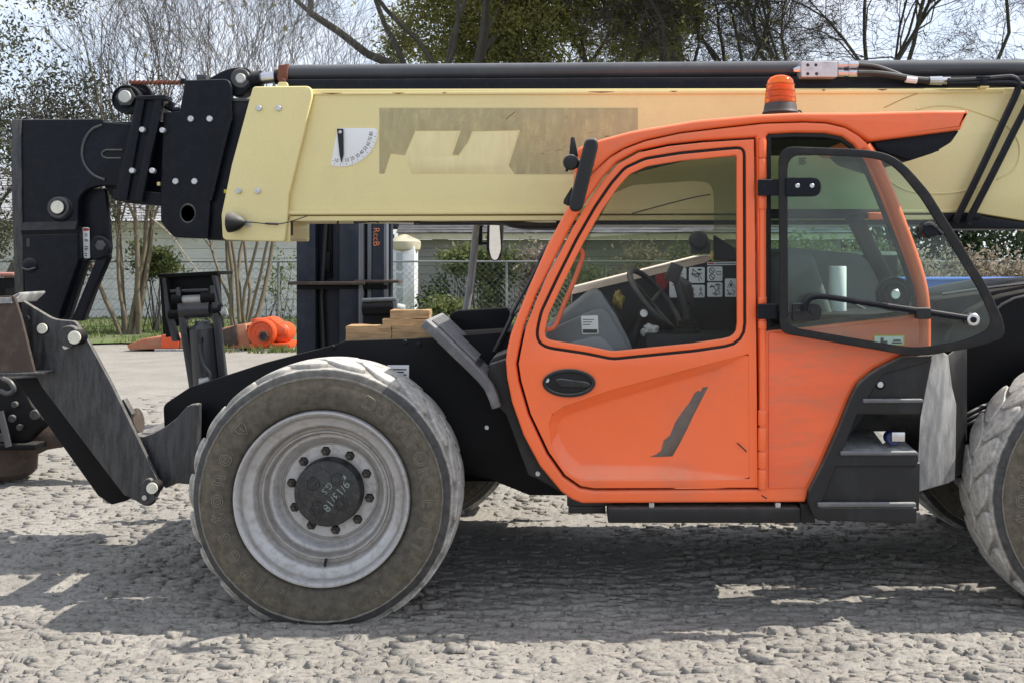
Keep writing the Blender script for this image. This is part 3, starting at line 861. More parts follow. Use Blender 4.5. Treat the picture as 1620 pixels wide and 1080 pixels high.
bush('shrub', 'low leggy shrub against the white plank wall', 330, 27.5, 1.6, 1.1, 500, LEAF_B, 72, 0.05)
bush('shrub', 'thin shrub with sparse leaves beside the tall black mast', 440, 27.2, 1.6, 2.4, 420, LEAF_B, 73, 0.05)
bush('shrub', 'dark round shrub on the fence before the grey wall', 735, 26.9, 1.7, 1.0, 2000, LEAF_B, 75, 0.055, 1.2)
bush('shrub', 'dry dark shrub at the foot of the white post', 688, 26.6, 1.1, 1.5, 900, LEAF_D, 76, 0.055)
bush('shrub', 'bright green low shrub left of the grey mirror arm', 715, 25.4, 2.0, 0.9, 1700, LEAF_B, 77, 0.055)
bush('shrub', 'tall yellow green shrub right behind the mirror arm', 780, 26.8, 1.7, 2.3, 2600, LEAF_B, 78, 0.06)
bush('shrub', 'grey green shrub by the orange cab pillar', 845, 27.0, 1.7, 2.2, 2400, DRY, 79, 0.06)
bush('shrub', 'leafy shrub seen low through the cab door window', 905, 27.1, 1.5, 1.9, 1500, LEAF_B, 80, 0.06)
for i, (x, Yd, w, h_, mt, lab) in enumerate((
        (1000, 28.2, 2.6, 2.2, DRY, 'dry brown brush seen through the cab door window beside the post'),
        (1100, 28.6, 2.4, 2.1, LEAF_B, 'mixed green brush behind the cab seat headrest'))):
    bush('brush', lab, x, Yd, w, h_, 2400, mt, 90 + i, 0.06)
hedge = [(1270, 24.0, 2.9, 2.5, LEAF_B, 'broad green bush seen through the back of the cab'), (1385, 26, 2.6, 2.5, LEAF_B, 'green bush behind the orange rear cab pillar'),
         (1460, 23.5, 2.2, 2.1, DRY, 'pale dry bush seen through the open glass door'), (1545, 24, 2.4, 2.15, DRY, 'tan dry brush just right of the open glass door edge'), (1625, 23.6, 2.6, 2.1, DRY, 'tan dry brush at the far right end above the blue rail'),
         (1530, 33, 6.0, 4.6, LEAF_D, 'tall dark green hedge behind the tan brush'), (1690, 34, 6.5, 4.8, LEAF_D, 'tall dark green hedge right of the other, mostly out of view'), (1380, 35, 5.5, 4.2, LEAF_D, 'tall dark green hedge seen through the open glass door')]
for i, (x, Yd, w, h_, mt, lab) in enumerate(hedge):
    bush('bush', lab, x, Yd, w, h_, 5200 if mt is LEAF_D else 3200, mt, 100 + i, 0.10 if mt is LEAF_D else 0.065, 0.02, None, 'bush', 0.8, 26)
# ================================================================== TELEHANDLER
T = thing('telehandler', 'large orange and black telehandler with cream boom and open rear glass door', 'telehandler', (0.6, 6.2, 0.0))

# ---------------------------------------------------------------- wheels
RW, ZC = 0.644, 0.6135
WHEELC = Vector(((508 - CX) * 5.0 / F, 5.0, ZC))

def tyre_material():
    m = M('dusty_tyre_rubber', (0.030, 0.029, 0.027), 0.85, bump=0.15, bscale=70)
    n, l = m.node_tree.nodes, m.node_tree.links
    b = n['Principled BSDF']
    t = n.new('ShaderNodeTexCoord')
    s = n.new('ShaderNodeSeparateXYZ'); l.new(t.outputs['Object'], s.inputs[0])
    cb = n.new('ShaderNodeCombineXYZ'); l.new(s.outputs['X'], cb.inputs['X']); l.new(s.outputs['Z'], cb.inputs['Z'])
    ln = n.new('ShaderNodeVectorMath'); ln.operation = 'LENGTH'; l.new(cb.outputs[0], ln.inputs[0])
    no = n.new('ShaderNodeTexNoise'); no.inputs['Scale'].default_value = 9; no.inputs['Detail'].default_value = 8; no.inputs['Roughness'].default_value = 0.65
    l.new(t.outputs['Object'], no.inputs['Vector'])
    ad = n.new('ShaderNodeMath'); ad.operation = 'MULTIPLY_ADD'; ad.inputs[1].default_value = 0.02
    l.new(no.outputs['Fac'], ad.inputs[0]); l.new(ln.outputs['Value'], ad.inputs[2])
    r = n.new('ShaderNodeValToRGB')  # radial dust tones, with sunlight on the lug tops put in as paler
    e = r.color_ramp.elements
    e[0].position = 0.45; e[0].color = (0.075, 0.066, 0.050, 1)
    e[1].position = 0.705; e[1].color = (0.62, 0.60, 0.55, 1)
    for p, c in ((0.50, (0.085, 0.075, 0.058, 1)), (0.575, (0.118, 0.101, 0.073, 1)), (0.606, (0.110, 0.095, 0.069, 1)), (0.6105, (0.26, 0.24, 0.205, 1)), (0.615, (0.058, 0.057, 0.054, 1)), (0.648, (0.062, 0.061, 0.058, 1)),
                 (0.654, (0.48, 0.46, 0.42, 1)), (0.662, (0.26, 0.245, 0.22, 1)), (0.672, (0.34, 0.32, 0.29, 1)), (0.684, (0.50, 0.48, 0.44, 1))):
        x = e.new(p); x.color = c
    l.new(ad.outputs[0], r.inputs['Fac'])
    n2 = n.new('ShaderNodeTexNoise'); n2.inputs['Scale'].default_value = 26; n2.inputs['Detail'].default_value = 8; n2.inputs['Roughness'].default_value = 0.7
    l.new(t.outputs['Object'], n2.inputs['Vector'])
    mr = n.new('ShaderNodeMapRange'); mr.inputs['From Min'].default_value = 0.35; mr.inputs['From Max'].default_value = 0.66
    mr.inputs['To Min'].default_value = 0.6; mr.inputs['To Max'].default_value = 1.25
    l.new(n2.outputs['Fac'], mr.inputs['Value'])
    mx = n.new('ShaderNodeMixRGB'); mx.blend_type = 'MULTIPLY'; mx.inputs['Fac'].default_value = 1
    l.new(r.outputs['Color'], mx.inputs['Color1']); l.new(mr.outputs['Result'], mx.inputs['Color2'])
    l.new(mx.outputs['Color'], b.inputs['Base Color'])
    return m
TYRE = tyre_material()
LETT = M('raised_tyre_lettering', (0.165, 0.148, 0.115), 0.8, dirt=(0.12, 0.10, 0.07), dscale=20, damt=0.6)
RIMM = M('silver_rim_paint', (0.48, 0.478, 0.48), 0.36, 0.15, dirt=(0.24, 0.215, 0.18), dscale=4, damt=0.5, dthr=0.5, dust_sun=0.0, bump=0.05, bscale=80, fine=(32, 0.35, (0.24, 0.215, 0.185)))
def rim_bands():  # brown rings in the rim steps: grime, with recess shade put into the colour
    n, l = RIMM.node_tree.nodes, RIMM.node_tree.links
    b = n['Principled BSDF']
    old = b.inputs['Base Color'].links[0].from_socket
    t = n.new('ShaderNodeTexCoord')
    s = n.new('ShaderNodeSeparateXYZ'); l.new(t.outputs['Object'], s.inputs[0])
    cb = n.new('ShaderNodeCombineXYZ'); l.new(s.outputs['X'], cb.inputs['X']); l.new(s.outputs['Z'], cb.inputs['Z'])
    ln = n.new('ShaderNodeVectorMath'); ln.operation = 'LENGTH'; l.new(cb.outputs[0], ln.inputs[0])
    no = n.new('ShaderNodeTexNoise'); no.inputs['Scale'].default_value = 14; no.inputs['Detail'].default_value = 6
    l.new(t.outputs['Object'], no.inputs['Vector'])
    ad = n.new('ShaderNodeMath'); ad.operation = 'MULTIPLY_ADD'; ad.inputs[1].default_value = 0.02; ad.inputs[2].default_value = -0.01
    l.new(no.outputs['Fac'], ad.inputs[0])
    a2 = n.new('ShaderNodeMath'); l.new(ad.outputs[0], a2.inputs[0]); l.new(ln.outputs['Value'], a2.inputs[1])
    r = n.new('ShaderNodeValToRGB'); e = r.color_ramp.elements
    e[0].position = 0.165; e[0].color = (0.45, 0.45, 0.45, 1); e[1].position = 0.44; e[1].color = (0.30, 0.30, 0.30, 1)
    for p, v in ((0.20, 0.0), (0.232, 0.05), (0.245, 0.75), (0.262, 0.55), (0.272, 0.1), (0.290, 0.1), (0.306, 0.85), (0.316, 0.25), (0.325, 0.5), (0.345, 0.95), (0.352, 0.35), (0.365, 0.15), (0.395, 0.35), (0.404, 0.75), (0.413, 0.2)):
        x = e.new(p); x.color = (v, v, v, 1)
    l.new(a2.outputs[0], r.inputs['Fac'])
    ml = n.new('ShaderNodeMath'); ml.operation = 'MULTIPLY'; ml.inputs[1].default_value = 0.85
    l.new(r.outputs['Color'], ml.inputs[0])
    mx = n.new('ShaderNodeMixRGB'); mx.inputs['Color2'].default_value = (0.14, 0.115, 0.085, 1)
    l.new(ml.outputs[0], mx.inputs['Fac']); l.new(old, mx.inputs['Color1'])
    l.new(mx.outputs['Color'], b.inputs['Base Color'])
rim_bands()
NUTM = M('dark_lug_nut', (0.06, 0.055, 0.05), 0.5, 0.4, dirt=(0.16, 0.12, 0.09), dscale=60, damt=0.6)
HUBM = M('black_hub_cap', (0.020, 0.020, 0.021), 0.5, dirt=(0.07, 0.068, 0.065), dscale=12, damt=0.5, fine=(70, 0.25, (0.12, 0.12, 0.115)))
CHALK = M('pale_chalk_mark', (0.22, 0.26, 0.25), 0.9, var=0.05)

def tyre_mesh():
    prof = [(0.4385, 0.06), (0.4385, 0.028), (0.446, 0.012), (0.457, 0.002), (0.475, -0.006), (0.505, -0.012), (0.545, -0.012), (0.575, -0.006),
            (0.596, 0.000), (0.6005, -0.005), (0.606, -0.004), (0.609, 0.003), (0.628, 0.012), (0.640, 0.022), (0.6465, 0.034), (0.6475, 0.045),
            (0.652, 0.058), (0.659, 0.10), (0.664, 0.15), (0.665, 0.21)]
    full = prof + [(r, 0.42 - d) for r, d in reversed(prof[:-1])]
    b = MB(); b.lathe(full, (0, 0, 0), 'Y', 180, close=True)
    # tread blocks: two staggered rows of curved blocks, each laid across half the width
    NB = 22
    pitch = 2 * math.pi / NB
    NO = 22
    wall = []
    for side in (0, 1):
        for k in range(NB):
            a0 = (k + 0.5 * side) * pitch
            rings = []
            for sc_, lift in ((1.03, None), (1.0, -0.004), (0.955, 0.0), (0.6, 0.0), (0.25, 0.0)):
                ring = []
                for i in range(NO):
                    t = 2 * math.pi * i / NO
                    cx, sx_ = math.cos(t), math.sin(t)
                    q = (abs(cx) ** 3.4 + abs(sx_) ** 3.4) ** (-1 / 3.4)
                    x, y = cx * q * sc_, sx_ * q * sc_
                    w = 0.124 + x * 0.090
                    ang = a0 + pitch * (0.20 * x + 0.10 * math.sin(x * 2.2 + 0.4) + 0.435 * y * (1 - 0.10 * x) + 0.06 * x * y)
                    crown = 0.6555 + 0.023 * (1 - ((w - 0.21) / 0.21) ** 2 * 0.55)
                    rad = 0.640 if lift is None else crown + lift
                    ww = w if side == 0 else 0.42 - w
                    ring.append((rad * math.cos(ang), ww, rad * math.sin(ang)))
                rings.append(ring)
            vs = [p for r_ in rings for p in r_]
            fs = [tuple(4 * NO + i for i in range(NO))]
            for j in range(4):
                for i in range(NO):
                    i2 = (i + 1) % NO
                    fs.append((j * NO + i, j * NO + i2, (j + 1) * NO + i2, (j + 1) * NO + i))
            b.add(vs, fs)
    # flatten where it stands, with a slight bulge of the walls
    out = []
    for x, y, z in b.v:
        lim = -ZC + 0.004
        if z < lim:
            z = lim + (z - lim) * 0.02
        if z < -0.42 and abs(x) < 0.5:
            g = (min(1, (-0.42 - z) / 0.15)) * (1 - (x / 0.5) ** 2) * 0.012
            y += -g if y < 0.21 else g
        out.append((x, y, z))
    b.v = out
    me = b.mesh('tyre', TYRE)
    return me

PINFACE = M('cream_pin_face', (0.66, 0.64, 0.54), 0.55, dirt=(0.35, 0.32, 0.26), dscale=40, damt=0.5)
def faced_pin(name, x, y, Y, rpx, ln, body, parent):
    o = pin(name, x, y, Y, rpx, ln, body, parent)
    pin('pin_face', x, y, Y - 0.004, rpx * 0.86, 0.008, PINFACE, o if parent is T else parent, bev=0.06)
    return o

def arc_text(mb, s, a_start, step, r, size, d=-0.0125, kern=None):
    """raised letters read clockwise round the wall; angle in degrees clockwise from twelve o'clock"""
    a = a_start
    for i, ch in enumerate(s):
        if ch != ' ':
            me = text_outline(ch, size, 0.0026)
            t = math.radians(a)
            er = Vector((math.sin(t), 0, math.cos(t))); et = Vector((math.cos(t), 0, -math.sin(t)))
            vs = []
            for v in me.vertices:
                p = er * (r + v.co.y) + et * v.co.x
                p.y = d - v.co.z
                vs.append(p)
            mb.add(vs, [tuple(pl.vertices) for pl in me.polygons])
            bpy.data.meshes.remove(me)
        a += step if ch not in 'iltI' else step * 0.82

def shield(mb, a, r, s):
    t = math.radians(a)
    er = Vector((math.sin(t), 0, math.cos(t))); et = Vector((math.cos(t), 0, -math.sin(t)))
    pts = [(-0.8, 0.8), (0.8, 0.8), (0.8, 0), (0, -1.1), (-0.8, 0), (-0.8, 0.8)]
    path = [er * (r + y * s) + et * x * s + Vector((0, -0.013, 0)) for x, y in pts]
    mb.tube(path, 0.0028, 5)
    mb.tube([er * (r + 0.5 * s) + Vector((0, -0.013, 0)), er * (r - 0.5 * s) + Vector((0, -0.013, 0))], 0.003, 5)

ME_TYRE = tyre_mesh()
def outline_letters():
    mb = MB()
    arc_text(mb, 'Firestone', 204, 11.6, 0.520, 0.125)
    shield(mb, 312, 0.522, 0.032)
    arc_text(mb, 'DURAFORCE-UT', 27, 8.1, 0.530, 0.092)
    arc_text(mb, '15.5-25', 146, 3.2, 0.540, 0.034)
    return mb.mesh('sidewall_lettering', LETT)
ME_LETT = outline_letters()
ME_RIM = MB().lathe([(0.4385, 0.05), (0.4385, 0.004), (0.434, -0.006), (0.426, -0.007), (0.418, 0.000), (0.411, 0.014), (0.405, 0.032), (0.398, 0.040), (0.362, 0.052), (0.352, 0.064),
                     (0.349, 0.094), (0.341, 0.104), (0.327, 0.105), (0.322, 0.098), (0.316, 0.098), (0.311, 0.108), (0.308, 0.136), (0.300, 0.146), (0.286, 0.148), (0.279, 0.156), (0.274, 0.182), (0.264, 0.196),
                     (0.252, 0.200), (0.247, 0.194), (0.242, 0.194), (0.237, 0.201), (0.08, 0.201), (0.08, 0.30), (0.25, 0.30), (0.35, 0.24), (0.40, 0.22), (0.41, 0.36), (0.4385, 0.38), (0.4385, 0.30)],
                    (0, 0, 0), 'Y', 128, close=True).mesh('rim', RIMM)
hb = MB().lathe([(0, 0.122), (0.158, 0.122), (0.165, 0.125), (0.169, 0.133), (0.170, 0.190), (0.174, 0.201), (0.174, 0.21)], (0, 0, 0), 'Y', 64)
for k in range(4):
    a = math.radians(55 + 90 * k)
    hb.lathe([(0, 0.118), (0.014, 0.118), (0.018, 0.123), (0.026, 0.123), (0.029, 0.117), (0.033, 0.117), (0.036, 0.123)], (0.088 * math.cos(a), 0, 0.088 * math.sin(a)), 'Y', 18)
for k in range(2):
    pts = [(0.145 * math.cos(0.3 + k * 2.6 + t * 0.25), 0.1215, (0.145 - 0.055 * math.sin(t * 0.5)) * math.sin(0.3 + k * 2.6 + t * 0.25)) for t in range(7)]
    hb.tube(pts, 0.0018, 4)
ME_HUB = hb.mesh('hub_cap', HUBM)
ME_NUT = MB().lathe([(0, -0.034), (0.010, -0.034), (0.012, -0.030), (0.012, -0.018), (0.0185, -0.018), (0.0215, -0.014), (0.0215, 0.0), (0.026, 0.0), (0.026, 0.004)], (0, 0, 0), 'Y', 6).mesh('lug_nut', NUTM)
ME_VALVE = MB().tube([(0, 0.11, -0.318), (0.004, 0.06, -0.345), (0.004, 0.045, -0.335)], [0.007, 0.006, 0.005], 8).mesh('valve_stem', RUBBER)
def chalk_mesh():
    mb = MB()
    for s, x, y, size, rot in (('9/13/18', 0.045, -0.01, 0.060, -2.25), ('G.S', 0.0, 0.03, 0.045, -2.25)):
        me = text_pts(s, size, 0.0004)
        c, sn = math.cos(rot), math.sin(rot)
        mb.add([(x + v.co.x * c - v.co.y * sn, 0.1212 - v.co.z, y + v.co.x * sn + v.co.y * c) for v in me.vertices], [tuple(p.vertices) for p in me.polygons])
        bpy.data.meshes.remove(me)
    mb.lathe([(0.008, 0.1208), (0.012, 0.1206), (0.012, 0.122)], (0.085, 0, 0.082), 'Y', 12)
    return mb.mesh('chalk_marks', CHALK)
ME_CHALK = chalk_mesh()

def make_wheel():
    w = empty('wheel', WHEELC, T)
    def sub(name, me, sm=35, loc=(0, 0, 0)):
        o = bpy.data.objects.new(name, me); COL.objects.link(o)
        if sm:
            me.polygons.foreach_set('use_smooth', [True] * len(me.polygons)); me.set_sharp_from_angle(angle=math.radians(sm))
        o.parent = w; o.location = loc
        return o
    sub('tyre', ME_TYRE, 40)
    sub('sidewall_lettering', ME_LETT, 0)['kind'] = 'stuff'
    sub('rim', ME_RIM, 38)
    sub('hub_cap', ME_HUB, 35)
    sub('valve_stem', ME_VALVE, 30)
    sub('chalk_marks', ME_CHALK, 0)
    for k in range(10):
        a = math.radians(97 + 36 * k)
        sub('lug_nut', ME_NUT, 25, (0.2035 * math.cos(a), 0.201, 0.2035 * math.sin(a)))
    return w
wheel1 = make_wheel()
def copy_wheel(loc, rz, keep=True, spin=0.0):
    c = wheel1.copy(); COL.objects.link(c); c.parent = T
    c.matrix_parent_inverse = wheel1.matrix_parent_inverse.copy()
    c.location = loc; c.rotation_euler = (0, 0, rz)
    for ch in list(wheel1.children):
        if not keep and ch.name.startswith('chalk'): continue
        d = ch.copy(); COL.objects.link(d); d.parent = c
    return c
copy_wheel((2.745, 5.0, ZC), 0, False)
copy_wheel((-1.03, 7.50, ZC), math.pi, False)
copy_wheel((2.88, 7.10, ZC), math.pi, False)

# ---------------------------------------------------------------- chassis
ch = plate('chassis', [R([(258, 640, 8), (300, 612), (420, 573), (526, 546), (545, 539), (690, 534), (812, 524), (840, 560), (905, 700), (905, 783), (838, 783), (784, 761), (735, 738), (640, 760), (420, 800), (320, 740), (262, 720)], 4)], 5.52, 0.03, BLACKC, T)
cb = MB()
a = lambda x, y: W(x, y, 5.56)
lo = [a(330, 650), a(545, 545), a(800, 540), a(905, 720), a(905, 775), a(838, 775), a(700, 740), a(420, 780)]
cb.prism(lo, (0, 1.40, 0))
cb.build('frame_body', BLACKC, T, 0.01)
plate('chassis_side', [R([(300, 640, 8), (526, 546), (812, 524), (905, 700), (905, 783), (784, 761), (640, 760), (420, 800), (320, 740)], 4)], 6.97, 0.03, BLACKC, T)
for x, y in ((526, 549), (640, 541), (770, 676), (662, 545)):
    pin('bolt', x, y, 5.510, 3.6, 0.012, BOLTM if y > 600 else BLACK, ch)
lb = plate('rating_label', [[(613, 577), (647, 577), (647, 603), (613, 603)]], 5.516, 0.003, WHITE, ch, 0.0005)
pp = MB()
for i in range(4):
    pp.pbox(617, 583 + i * 4.2, 643 - 4 * (i % 2), 585 + i * 4.2, 5.5150, 0.001)
pp.build('label_print', PRINT, ch, smooth=0)
plate('slot_loop', [R([(606 - 296, 650), (614 - 296, 650), (614 - 296, 664), (606 - 296, 664)], 4), R([(608 - 296, 653), (612 - 296, 653), (612 - 296, 661), (608 - 296, 661)], 2)], 5.51, 0.012, BLACKC, ch)
# rear chassis, engine side body and counterweight (mostly beyond the frame)
plate('rear_chassis', [R([(905, 690), (1300, 690), (1480, 600), (1560, 520), (2050, 500), (2120, 560), (2100, 700), (1960, 720), (1480, 760), (1300, 780), (905, 783)], 10)], 5.70, 1.10, BLACKC, T, 0.02)
plate('axle_beam', [R([(460, 745), (560, 745), (560, 845), (460, 845)], 12)], 5.44, 1.64, BLACKC, T, 0.03)
plate('axle_beam', [R([(1735, 745), (1835, 745), (1835, 830), (1735, 830)], 12)], 5.44, 1.64, BLACKC, T, 0.03)
rf = plate('rear_guard', [R([(1505, 600), (1500, 540), (1530, 495), (1580, 468), (1640, 456), (1800, 452), (2040, 470), (2060, 560), (1760, 560), (1640, 570), (1580, 640), (1560, 700), (1520, 720)], 14)], 5.55, 0.10, BLACKC, T, 0.015)
hood = MB()
hp = [W(x, y, 5.75) for x, y in ((1478, 474), (1560, 462), (1640, 447), (1800, 440), (2060, 440), (2060, 560), (1500, 560))]
hood.prism(hp, (0, 0.95, 0))
hood.build('rear_cover', BLACKC, T, 0.02)
ht = MB(); ht.tube(pxpath([(1490, 466), (1560, 456), (1640, 447), (1760, 441)], 5.735), 0.009, 6)
ht.tube(pxpath(curve_pts([(1575, 492, 5.53), (1598, 476, 5.53), (1640, 464, 5.53), (1700, 458, 5.53)]) and [(1570, 496), (1585, 482), (1605, 472), (1640, 464), (1700, 459)], 5.535), 0.008, 6)
ht.build('cover_edge_trim', CYL, T)
hz = MB()
for k in range(3):
    hz.tube(curve_pts([W(1505, 668 + k * 9, 5.5), W(1530, 655 + k * 8, 5.45), W(1560, 640 + k * 8, 5.5), W(1600, 630 + k * 6, 5.6)]), 0.011, 8)
hz.build('axle_hose', HOSE, T)

# engine hood on the far side, its sunlit lip, seen through the cab, painted pale
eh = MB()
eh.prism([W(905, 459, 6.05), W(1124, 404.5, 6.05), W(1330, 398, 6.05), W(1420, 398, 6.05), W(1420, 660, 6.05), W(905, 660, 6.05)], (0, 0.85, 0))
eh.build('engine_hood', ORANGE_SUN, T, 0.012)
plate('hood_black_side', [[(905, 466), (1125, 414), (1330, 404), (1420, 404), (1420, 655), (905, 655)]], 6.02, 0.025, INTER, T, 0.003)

# ---------------------------------------------------------------- front mudguard (curved strip running back from the near edge)
path = [(674, 505), (692, 520), (720, 547), (748, 574), (768, 594), (779, 608), (787, 625), (793, 643)]
mg = MB()
top, bot = [], []
for i, (x, y) in enumerate(path):
    p = W(x, y, 5.16)
    d = Vector(path[min(i + 1, len(path) - 1)]) - Vector(path[max(i - 1, 0)])
    nrm = Vector((d.y, 0, d.x)).normalized()
    top.append(p); bot.append(p + Vector((-nrm.x, 0, -nrm.z)) * -0.0 + Vector((-0.035, 0, -0.042)) if False else p - Vector((nrm.x, 0, nrm.z)) * 0.05)
n = len(path)
DY = Vector((0, 0.66, 0))
vs = top + bot + [p + DY for p in top] + [p + DY for p in bot]
fs = []
for i in range(n - 1):
    fs += [(i, i + 1, n + i + 1, n + i), (2 * n + i, 3 * n + i, 3 * n + i + 1, 2 * n + i + 1), (i, 2 * n + i, 2 * n + i + 1, i + 1), (n + i, n + i + 1, 3 * n + i + 1, 3 * n + i)]
fs += [(0, n, 3 * n, 2 * n), (n - 1, 3 * n - 1, 4 * n - 1, 2 * n - 1)]
mg.add(vs, fs)
mgo = mg.build('front_mudguard', GUARDTOP, T, 0.008, 3)
for k in range(6):
    rb = MB()
    yo = 0.09 + k * 0.085
    for i in range(0, 3):
        pass
    pts = [top[0].lerp(top[1], 0.3) + Vector((0.004, yo, 0.004)), top[1] + Vector((0.004, yo, 0.004)), top[2] + Vector((0.004, yo, 0.004)), top[3] + Vector((0.004, yo, 0.004))]
    rb.tube(pts, 0.013, 6)
    rb.build('rib', GUARDTOP, mgo)
hl = MB()
for k in range(6):
    p = top[3].lerp(top[4], 0.25) + Vector((0.001, 0.06 + k * 0.085, 0.001))
    hl.box(p, (0.035, 0.03, 0.012), Matrix.Rotation(math.radians(42), 3, 'Y'))
hl.build('drain_slots', PRINT, mgo)
# black side skirt between mudguard and cab
plate('side_skirt', [R([(775, 575), (803, 566), (812, 640), (838, 700), (880, 765), (895, 784), (850, 757), (836, 752), (800, 655), (786, 642), (770, 600)], 3)], 5.22, 0.05, PLASTIC, T, 0.008)
pin('bolt', 851, 749, 5.212, 4, 0.012, BOLTM, T)
plate('skirt_ledge', [R([(780, 565), (803, 556), (803, 572), (770, 582)], 3)], 5.25, 0.6, PLASTIC, T, 0.006)
# cowl behind the mudguard
plate('cowl_plate', [R([(711, 498), (722, 492), (802, 487), (806, 492), (806, 528), (712, 531)], 4)], 6.0, 0.10, BLACKC, T, 0.006)
plate('cowl_shelf', [[(700, 530), (830, 522), (850, 560), (700, 560)]], 5.7, 0.5, BLACKC, T, 0.006)
# wiper
wp = MB(); wp.tube(pxpath([(866, 389), (836, 449), (808, 500)], 5.45), 0.010, 6); wp.tube(pxpath([(862, 396), (852, 412)], 5.44), 0.016, 6)
wp.tube(pxpath([(812, 497), (796, 530), (782, 556)], 5.5), 0.014, 6); wp.tube(pxpath([(806, 503), (826, 487), (838, 480)], 5.5), 0.008, 6)
wp.build('windscreen_wiper', HOSE, T)

# ---------------------------------------------------------------- cab frame
YC = 5.08
outer = [(802, 553), (808, 528), (821, 493), (839, 449), (865, 390), (887, 349), (905, 315), (925, 288), (940, 272), (965, 249), (987, 236), (1021, 223), (1076, 211), (1150, 202), (1208, 195.5), (1271, 193.5), (1308, 195),
         (1338, 202), (1360, 215), (1376, 230), (1391, 252), (1412, 296), (1429, 335), (1447, 388), (1461, 434), (1468, 464), (1471, 500), (1471, 557), (1426, 562), (1381, 585), (1356, 606), (1343, 632), (1326, 675), (1300, 734),
         (1281, 777), (1274, 794), (921, 796), (905, 790), (887, 777), (854, 737), (828, 688), (810, 637), (802, 597), (800, 570)]
door_out = [(821, 553), (829, 516), (848, 467), (874, 416), (902, 361), (928, 317), (954, 280), (976, 256), (1010, 238), (1058, 228), (1113, 222), (1196, 217), (1203, 774), (940, 775.5), (917, 772), (891, 754), (865, 717), (836, 655), (821, 603), (817, 575)]
rear_hole = [(1213, 216), (1216, 212), (1260, 210), (1306, 211), (1332, 216), (1350, 229), (1369, 255), (1390, 303), (1410, 352), (1431, 406), (1446, 450), (1452, 482), (1453, 497), (1262, 519), (1213, 523)]
fr = plate('cab_frame', [outer, door_out, rear_hole], YC, 0.07, ORANGE, T, 0.016, 4)
pt = MB(); pt.tube(curve_pts(pxpath([(1368, 232), (1382, 254), (1403, 300), (1421, 346), (1441, 400), (1454, 442), (1460, 474), (1462, 510), (1462, 552)], 5.085), 3), 0.032, 16); pt.build('rear_pillar', ORANGE, T)
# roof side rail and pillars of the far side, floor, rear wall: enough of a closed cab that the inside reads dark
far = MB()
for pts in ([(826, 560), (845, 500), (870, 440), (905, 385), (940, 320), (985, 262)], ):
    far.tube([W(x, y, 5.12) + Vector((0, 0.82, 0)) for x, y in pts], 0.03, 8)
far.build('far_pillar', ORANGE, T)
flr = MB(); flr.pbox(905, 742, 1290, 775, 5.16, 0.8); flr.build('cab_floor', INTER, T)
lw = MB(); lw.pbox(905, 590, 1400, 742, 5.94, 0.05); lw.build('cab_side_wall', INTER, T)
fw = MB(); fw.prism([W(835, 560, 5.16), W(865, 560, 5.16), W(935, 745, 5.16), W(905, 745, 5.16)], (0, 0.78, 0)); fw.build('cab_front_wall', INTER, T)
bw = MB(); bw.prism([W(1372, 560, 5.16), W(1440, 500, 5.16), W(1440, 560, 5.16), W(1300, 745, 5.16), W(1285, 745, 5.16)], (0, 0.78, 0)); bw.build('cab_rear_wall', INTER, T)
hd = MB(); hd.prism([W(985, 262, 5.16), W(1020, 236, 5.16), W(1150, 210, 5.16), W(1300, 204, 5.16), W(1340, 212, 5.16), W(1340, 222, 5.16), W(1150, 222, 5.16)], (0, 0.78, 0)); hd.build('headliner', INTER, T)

# roof with rear visor
roof = plate('cab_roof', [R([(911, 237), (926, 228, 10), (948, 221), (1000, 207), (1100, 190), (1200, 181), (1262, 178), (1350, 178), (1480, 174.5), (1534, 174.5, 3), (1521, 205, 2), (1376, 224), (1358, 212), (1338, 200), (1308, 193), (1271, 191.5),
                          (1208, 193.5), (1150, 200), (1076, 209), (1021, 221), (987, 234), (965, 247), (939, 271), (918, 282), (908, 272)], 6)], 5.075, 0.92, ORANGE, T, 0.018, 4)
plate('roof_visor', [R([(1372, 223), (1519, 206), (1506, 225), (1478, 242), (1438, 255), (1392, 240)], 4)], 5.12, 0.8, BLACK, T, 0.012)
rr = MB(); rr.tube(pxpath([(1390, 246), (1440, 250), (1484, 236)], 5.2), 0.012, 6); rr.build('visor_edge', PLASTIC, T)

# rear lower body dusty tone: separate skin panel on the frame
plate('rear_side_panel', [R([(1216, 527), (1262, 524), (1450, 503), (1463, 507), (1463, 552), (1424, 557), (1376, 582), (1350, 605), (1337, 632), (1320, 673), (1294, 732), (1275, 771), (1216, 773)], 3)], 5.073, 0.012, ORANGE_D, T, 0.004)

# ---------------------------------------------------------------- door
YD = 5.072
door_in = [(824.5, 553), (832, 518), (851, 469), (877, 418), (905, 363), (931, 319), (957, 282.5), (978, 259.5), (1011, 241.5), (1058, 231.5), (1113, 225.5), (1193, 220.5), (1199.5, 771), (940, 772), (919, 768.5), (894, 751), (868.5, 715), (839.5, 654), (824.5, 602), (820.5, 575)]
win = R([(845, 533, 22), (854, 493), (880, 438), (910, 378), (939, 327), (965, 289), (987, 264), (1020, 249), (1076, 240), (1150, 233), (1180, 231, 16), (1181, 545, 34), (1100, 557), (969, 570, 10), (925, 561), (858, 551, 18)], 8)
RO = [(1184, 560), (1076, 588), (965, 618), (893, 643), (874, 655), (869, 670), (872, 700), (884, 730), (898, 747), (921, 758), (1050, 758), (1186, 757)]
dr = plate('cab_door', [door_in, win, RO], YD, 0.05, ORANGE, T, 0.006, 3)
Dp = 0.048
RI = [(1137, 586), (965, 637), (895, 660), (884, 670), (882, 684), (888, 703), (899, 722), (919, 739), (1056, 741)]
o3 = [W(x, y, YD) + Vector((0, 0.0045, 0)) for x, y in RO]
i3 = [W(x, y, YD) + Vector((0, Dp, 0)) for x, y in RI]
k = len(o3)
rb = MB()
